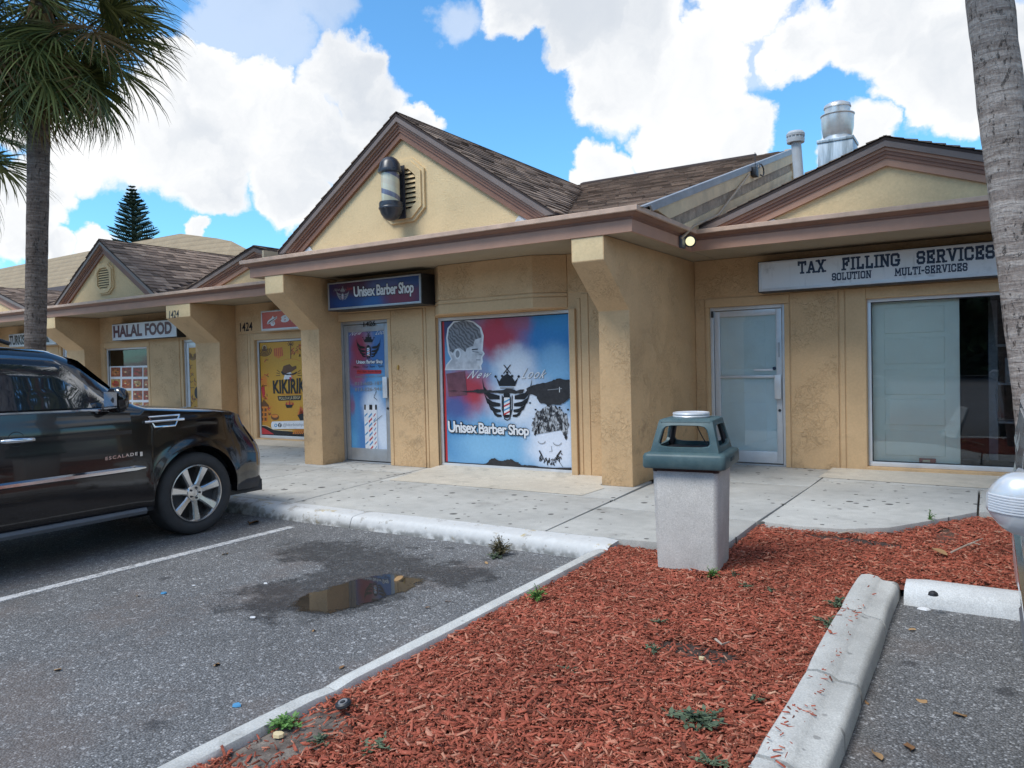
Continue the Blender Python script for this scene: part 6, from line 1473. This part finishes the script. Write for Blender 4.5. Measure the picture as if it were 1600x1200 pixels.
def plants():
    palm('tall palm with a dense skirt of hanging fronds behind the black SUV', (-3.97, -2.72, -.05), (-3.16, -2.72, 7.0), .145, .15, TRUNK_D, 104, 3, k=1.08)
    pt = U(-128, 168, 'y', -2.4)
    palm('farther palm at the far left showing only frond tips', (pt.x-.2, -2.4, -.05), (pt.x, -2.4, pt.z), .2, .17, TRUNK_D, 70, 5, k=1.25)
    b0 = U(1631, 735, 'y', -2.0); b1 = U(1546, 0, 'y', -2.0); d = (b1-b0); tpz = 6.6; top = b0+d*((tpz-b0.z)/d.z); b0 = b0+d*((-.05-b0.z)/d.z)
    palm('pale grey leaning palm trunk rising beside the tax shop window', tuple(b0), tuple(top), (.14), .138, TRUNK_L, 60, 9, k=1.2, bulge=.012, low=-20)
    # Norfolk pine far behind
    Y = 36; tp = U(206, 289, 'y', Y); bs = U(206, 378, 'y', Y); h = tp.z-bs.z; wd = (U(240, 375, 'y', Y)-U(174, 375, 'y', Y)).length/2*.55
    t = thing('pine_tree', 'dark layered conifer with a pointed top rising over the roofs', 'conifer', (tp.x, Y, -.1)); r = random.Random(4)
    b = MB(); b.tube([(0, 0, 0), (0, 0, bs.z), (0, 0, tp.z)], [.4, .22, .03], 8); b.build('trunk', plain('conifer bark', (.06, .045, .035), .9), t, smooth=True)
    H = tp.z; z0 = bs.z-h*.7; nw = 26
    PINE = leaf_mat('conifer needles', (.012, .03, .02), (.045, .075, .045), .7)
    for w in range(nw):
        f = w/(nw-1); z = z0+(H-.15-z0)*f; L = max(.22, wd*1.0*min(1., ((H-z)/(H-bs.z)*1.15)**.75))
        b = MB(); m_ = 6
        for i in range(m_):
            a = 2*PI*(i+.5*(w % 2)+r.uniform(-.2, .2))/m_; l = L*r.uniform(.8, 1.08); d = Vector((math.cos(a), math.sin(a), 0)); s = Vector((-d.y, d.x, 0)); P = [Vector((0, 0, z))+d*l*q+Vector((0, 0, l*(.22*q*q-.02))) for q in (0, .35, .7, 1)]
            b.tube([tuple(p) for p in P], [.05, .04, .03, .012], 4)
            for j in range(9):
                q = .25+.75*j/8; p = P[0].lerp(P[3], q); p.z = z+l*(.22*q*q-.02); ll = l*.34*(1-.55*q)+.12
                for sg in (-1, 1):
                    e = p+s*sg*ll+d*ll*.7+Vector((0, 0, ll*.55)); u = Vector((0, 0, .055)); b.tube([tuple(p), tuple(p.lerp(e, .5)), tuple(e)], [.03, .05, .015], 4)
        o = b.build('branch_whorl', PINE, t)
    # weeds
    WEED = leaf_mat('weed leaves', (.05, .13, .025), (.13, .26, .06)); WDRY = leaf_mat('withered leaves', (.05, .045, .025), (.16, .13, .06)); WDUST = leaf_mat('dusty weed leaves', (.05, .075, .045), (.12, .16, .09))
    def weed(name, label, p, n, size, h, mat, seed, grp=None, flat=.3):
        r = random.Random(seed); t = thing(name, label, 'weed', p, 0, grp); b = MB(); s_ = MB()
        for i in range(n):
            a = r.uniform(0, 2*PI); q = r.random()**.6*size; e = Vector((q*math.cos(a), q*math.sin(a), h*r.uniform(.2, 1)*(1-.5*q/size))); s_.tube([(0, 0, 0), tuple(e*.5+Vector((0, 0, h*.15))), tuple(e)], [.003, .0025, .002], 4)
            for j in range(6):
                c = e*r.uniform(.35, 1.05); az = r.uniform(0, 2*PI); d = Vector((math.cos(az), math.sin(az), r.uniform(-.3, .7))).normalized(); w = Vector((-d.y, d.x, r.uniform(-.3, .3))).normalized(); l = r.uniform(.5, 1.2)*size*.2+.008
                b.add([tuple(c), tuple(c+d*l*.5+w*l*.3), tuple(c+d*l), tuple(c+d*l*.5-w*l*.3)], [(0, 1, 2, 3)])
        st = s_.build('stems', mat, t); lv = b.build('leaves', mat, t, fix=False); lv['kind'] = 'stuff'; st['kind'] = 'stuff'; return t
    g = lambda px, py, z: tuple(U(px, py, 'z', z))
    weed('weed', 'withered clump sprouting from the kerb beside the asphalt', g(782, 868, ZA), 64, .10, .22, WDRY, 1); weed('weed', 'low dusty sprig on the asphalt under the withered kerb clump', g(774, 871, ZA), 14, .09, .05, WDUST, 2)
    weed('weed', 'green sprig in the chips next to the thin kerb', g(841, 936, -.03), 22, .085, .13, WEED, 3); weed('weed', 'bright green plant at the foot of the concrete bin', g(1112, 902, -.03), 20, .06, .1, WEED, 4)
    for i, (px, py, n, s, h, lab) in enumerate(((1146, 905, 6, .05, .1, 'thin upright weed just right of the bin'), (1165, 920, 10, .08, .06, 'small dusty weed in the chips below the bin corner'), (1205, 925, 8, .06, .04, 'low weed farthest right in the row below the bin'), (1310, 945, 14, .12, .05, 'dusty weed tuft against the far end of the broad kerb'), (1295, 975, 12, .1, .04, 'second weed tuft along the broad kerb from its far end'),
         (1092, 1128, 26, .14, .05, 'spreading dusty weed patch in the middle of the chips'), (1020, 1020, 10, .07, .05, 'small weed beside the dark bare hollow'), (890, 1050, 8, .07, .04, 'faint weed in the chips left of the bare hollow'), (445, 1135, 26, .09, .05, 'greenest low weed on the sandy bare corner'), (500, 1160, 12, .07, .05, 'small weed at the lower edge of the sandy corner'), (590, 1170, 14, .09, .04, 'grey green weed in the lower left of the chips'), (1030, 975, 7, .06, .05, 'small weed uphill of the dark hollow'),
         (1452, 815, 10, .06, .13, 'upright weed at the curved sidewalk edge'), (1180, 1095, 6, .05, .04, 'tiny weed near the broad kerb middle'), (1110, 1195, 10, .08, .05, 'weed at the bottom of the chips near the broad kerb'))):
        weed('weed', lab, g(px, py, -.03 if px != 1452 else -.02), n, s, h, WDUST if i not in (8, 12) else WEED, 30+i)
plants()

# ================================================================== BACKGROUND AND LITTER
def tan_roof_mat():
    m, nt, b = newmat('tan roofing'); c = objc(nt)
    wv = nd(nt, 'ShaderNodeTexWave', {'Vector': c, 'Scale': .85, 'Distortion': .6, 'Detail': 2., 'Detail Scale': 3.}, wave_type='BANDS', bands_direction='Z')
    n = noise(nt, c, 1.2, 6, .65); f = noise(nt, c, 14, 4)
    k = mth(nt, 'MULTIPLY', mr(nt, n.outputs[0], .3, .7, .86, 1.1, 'LINEAR'), mth(nt, 'MULTIPLY', mr(nt, f.outputs[0], .3, .7, .88, 1.1, 'LINEAR'), mr(nt, wv.outputs['Fac'], 0, .25, .82, 1.)))
    setb(nt, b, col=vth(nt, 'SCALE', (.31, .235, .15), scale=k), rough=.9, normal=bump(nt, wv.outputs['Fac'], .4, .05)); return m
def background():
    # big tan roofed building far behind the left shops
    Y = 24; TAN = tan_roof_mat()
    pts = [U(*p, 'y', Y) for p in ((-60, 432), (0, 420), (205, 379), (282, 365), (340, 372.5), (362, 377), (387, 390))]
    x1 = pts[-1].x; t = wthing('tan_roofed_building', 'big building with a broad tan hipped roof behind the left shops', 'building', (pts[3].x, Y+4, 0))
    b = MB(); ea = 4.6; top = [tuple(p) for p in pts]; low = [(p.x+4 if p is not pts[-1] else p.x+6, Y-5, ea) for p in pts]; back = [(p.x, Y+14, ea) for p in pts]
    n = len(pts); b.v = top+low+back; b.f = [(n+i, n+i+1, i+1, i) for i in range(n-1)]+[(i, i+1, 2*n+i+1, 2*n+i) for i in range(n-1)]+[(n-1, 2*n-1, 3*n-1), (0, 2*n, n)]; b.m = [0]*len(b.f)
    b.build('roof', TAN, t)
    b = MB(); b.box(pts[0].x+4.5, x1+5, Y-4, Y+13, 0, ea); b.build('wall', OCHRE, t)
    # the far side of the car park, which the glass reflects
    r = np.random.default_rng(3); N = 60000; x = r.uniform(-60, 75, N); z = r.uniform(0, 1, N)**.8*(9.5+1.6*np.sin(x*.31)+1.1*np.sin(x*.83+1)); y = -46+r.normal(0, 2.2, N)
    s = r.uniform(.2, .5, (N, 1, 1)); Q = r.normal(0, 1, (N, 4, 3)); Q /= np.linalg.norm(Q, axis=2, keepdims=True); V = (np.stack([x, y, z+.2], 1)[:, None]+Q*s).reshape(-1, 3)
    gx = np.linspace(-62, 77, 140); gz = 8.4+1.5*np.sin(gx*.31)+1.0*np.sin(gx*.83+1)+r.normal(0, .35, 140); core = np.concatenate([np.stack([gx, np.full(140, -49.), np.full(140, -.1)], 1), np.stack([gx, np.full(140, -49.)+r.normal(0, .6, 140), gz], 1)])  # core: solid sheet added behind the leaves to darken what the glass reflects
    me = bpy.data.meshes.new('treeline'); me.from_pydata(V.tolist()+core.tolist(), [], (np.arange(N*4).reshape(-1, 4)).tolist()+[(N*4+i, N*4+i+1, N*4+141+i, N*4+140+i) for i in range(139)]); me.materials.append(leaf_mat('far foliage', (.025, .05, .018), (.07, .11, .035))); tag(link('treeline', me), kind='stuff')

def litter():
    r = random.Random(12); DRYL = leaf_mat('dry leaf', (.16, .07, .03), (.42, .27, .13), .8)
    me = []
    for k in range(3):
        q = MB(); n = 9
        for i in range(n): t = i/(n-1); w = .028*math.sin(PI*t)**.7; q.v += [(t*.1-.05, -w, .006+.012*math.sin(t*3+k)), (t*.1-.05, 0, .002+.008*math.sin(t*2.4)), (t*.1-.05, w, .008+.016*math.sin(t*2.1+k*2))]
        for i in range(n-1):
            for e in (0, 1): q.f.append((i*3+e, i*3+e+1, i*3+4+e, i*3+3+e)); q.m.append(0)
        m = bpy.data.meshes.new('leaf'); m.from_pydata(q.v, [], q.f); m.materials.append(DRYL); m.update(); m.shade_smooth(); me.append(m)
    def leaf(px, py, z, s, label=None, grp='dry leaves strewn on the asphalt'):
        p = U(px, py, 'z', z); o = bpy.data.objects.new('fallen_leaf', me[r.randrange(3)]); COL.objects.link(o); o.location = p; s = s*(.62 if not label else 1); o.rotation_euler = (r.uniform(-.2, .2), r.uniform(-.2, .2), r.uniform(0, 6)); o.scale = (s, s, s)
        tag(o, label or 'small dry brown leaf lying loose on the grey asphalt', 'leaf', None if label else grp)
    leaf(396, 818, ZA+.004, 2.0, 'largest crumpled tan leaf by the front tyre and kerb')
    spots = ((352, 866, 1., 'curled brown leaf just right of the stall line near the SUV wheel'), (90, 1047, .8, 'dry leaf alone at the far left of the empty stall'), (339, 1038, 1, 'brown leaf in the middle of the empty stall'), (534, 1043, .7, 'small brown leaf close to the thin kerb and black cap'),
             (668, 950, .6, 'tiny leaf on the asphalt right below the puddle'), (215, 932, .6, 'tiny leaf by the blue scrap nearest the stall line'), (490, 985, .7, 'small leaf just below the left end of the puddle'), (700, 940, .6, 'tiny leaf between the puddle and the thin kerb'), (760, 880, .7, 'small leaf beside the withered clump at the kerb foot'),
             (1425, 985, .7, 'small leaf near the short white kerb in the right stall'), (1440, 1095, .8, 'brown leaf in the middle of the right stall'), (1500, 1118, 1., 'brown leaf farthest right in the right stall'), (1370, 1183, 1.2, 'lowest brown leaf in the right stall'), (1420, 1168, 1.2, 'dark brown leaf next to the lowest leaf in the right stall'),
             (1330, 1010, .8, 'leaf lodged against the foot of the broad kerb'), (1355, 1098, .6, 'tiny leaf close beside the broad kerb in the right stall'))
    for px, py, s, lab in spots: leaf(px, py, ZA+.004, s*.62, lab); o = COL.objects[-1]; o['group'] = 'dry leaves strewn on the asphalt'
    leaf(1465, 865, -.028, 1.6, 'curled brown leaf on the chips at the right')
    leaf(623, 905, ZA+.008, .9, 'yellowish leaf floating at the far rim of the puddle')
    # paper scraps
    for px, py, s, m, lab in ((256, 927, .05, I_BLUE, 'torn pale blue scrap on the asphalt nearest the stall line'), (370, 1102, .045, I_BLUE, 'faded blue scrap on the asphalt farther from the stall line'), (395, 965, .04, I_WHITE, 'white paper scrap left of the puddle'), (303, 915, .03, I_WHITE, 'tiny white scrap between the stall line and the puddle'), (415, 912, .03, I_WHITE, 'tiny white fleck near the damp patch'), (1443, 952, .07, I_WHITE, 'white paper scrap beside the short kerb'), (436, 1150, .05, I_CREAM, 'pale stone on the bare sandy corner'), (1097, 1030, .03, I_CREAM, 'cream pebble in the chips near the hollow')):
        z = ZA+.003 if px < 420 or px > 1400 else -.03; p = U(px, py, 'z', z); b = MB(); n = 7
        ring = [(s*r.uniform(.4, .7)*math.cos(2*PI*i/n), s*r.uniform(.3, .55)*math.sin(2*PI*i/n)) for i in range(n)]
        b.v = [(x, y, 0) for x, y in ring]+[(x*.9, y*.9, .012 if m is I_CREAM else .004+r.uniform(0, .004)) for x, y in ring]; b.f = [tuple(range(n, 2*n))]+[(i, (i+1) % n, n+(i+1) % n, n+i) for i in range(n)]; b.m = [0]*(n+1)
        o = b.build('pebble' if m is I_CREAM else 'paper_scrap', m); o.location = p; tag(o, lab, 'pebble' if m is I_CREAM else 'scrap')
    # black cap lying in the chips
    p = U(537, 1102, 'z', -.01); t = thing('sprinkler_cap', 'round black plastic cap with a grey ring lying at the edge of the chips', 'cap', p); t.rotation_euler = (.2, -.1, 0); t.scale = (.68, .68, .68)
    b = MB(); b.lathe([(0, .0), (.05, 0), (.055, .008), (.05, .022), (.038, .03), (.034, .024), (0, .024)], 24); b.build('cap_shell', BLACKM, t, smooth=True, angle=30); b = MB(); b.lathe([(.018, .0255), (.03, .03), (.033, .026)], 24); b.build('cap_ring', plain('grey plastic', (.2, .2, .21), .5), t, smooth=True); b = MB(); b.lathe([(0, .031), (.014, .03), (.016, .022)], 16); b.build('cap_boss', BLACKM, t, smooth=True)
    # twigs
    TW = plain('bleached twig', (.42, .34, .27), .85, var=.3, scale=30)
    for lab, pts in (('forked bleached twig on the chips by the right trunk', [((1486, 864), (1512, 853), (1536, 842)), ((1512, 853), (1520, 850), (1532, 852))]), ('thin pale twig along the curved sidewalk edge', [((1310, 834), (1328, 832), (1352, 834))]), ('pale straw lying by the dark hollow', [((1118, 1000), (1128, 1010), (1140, 1004))])):
        b = MB(); c = U(*pts[0][0], 'z', -.01); t = thing('twig', lab, 'twig', c)
        for l in pts: b.tube([tuple(U(*p, 'z', -.012)-c+Vector((0, 0, .004+.006*(i % 2)))) for i, p in enumerate(l)], [.007, .006, .003], 6)
        b.build('stem', TW, t, smooth=True)
    p = U(1458, 928, 'z', -.0); b = MB(); b.lathe([(0, .0), (.03, .0), (.026, .016), (.012, .026), (0, .028)], 9); o = b.build('tar_lump', BLACKM); o.location = (p.x, p.y, -.008); tag(o, 'black lump stuck on top of the short white kerb', 'lump')
background(); litter()
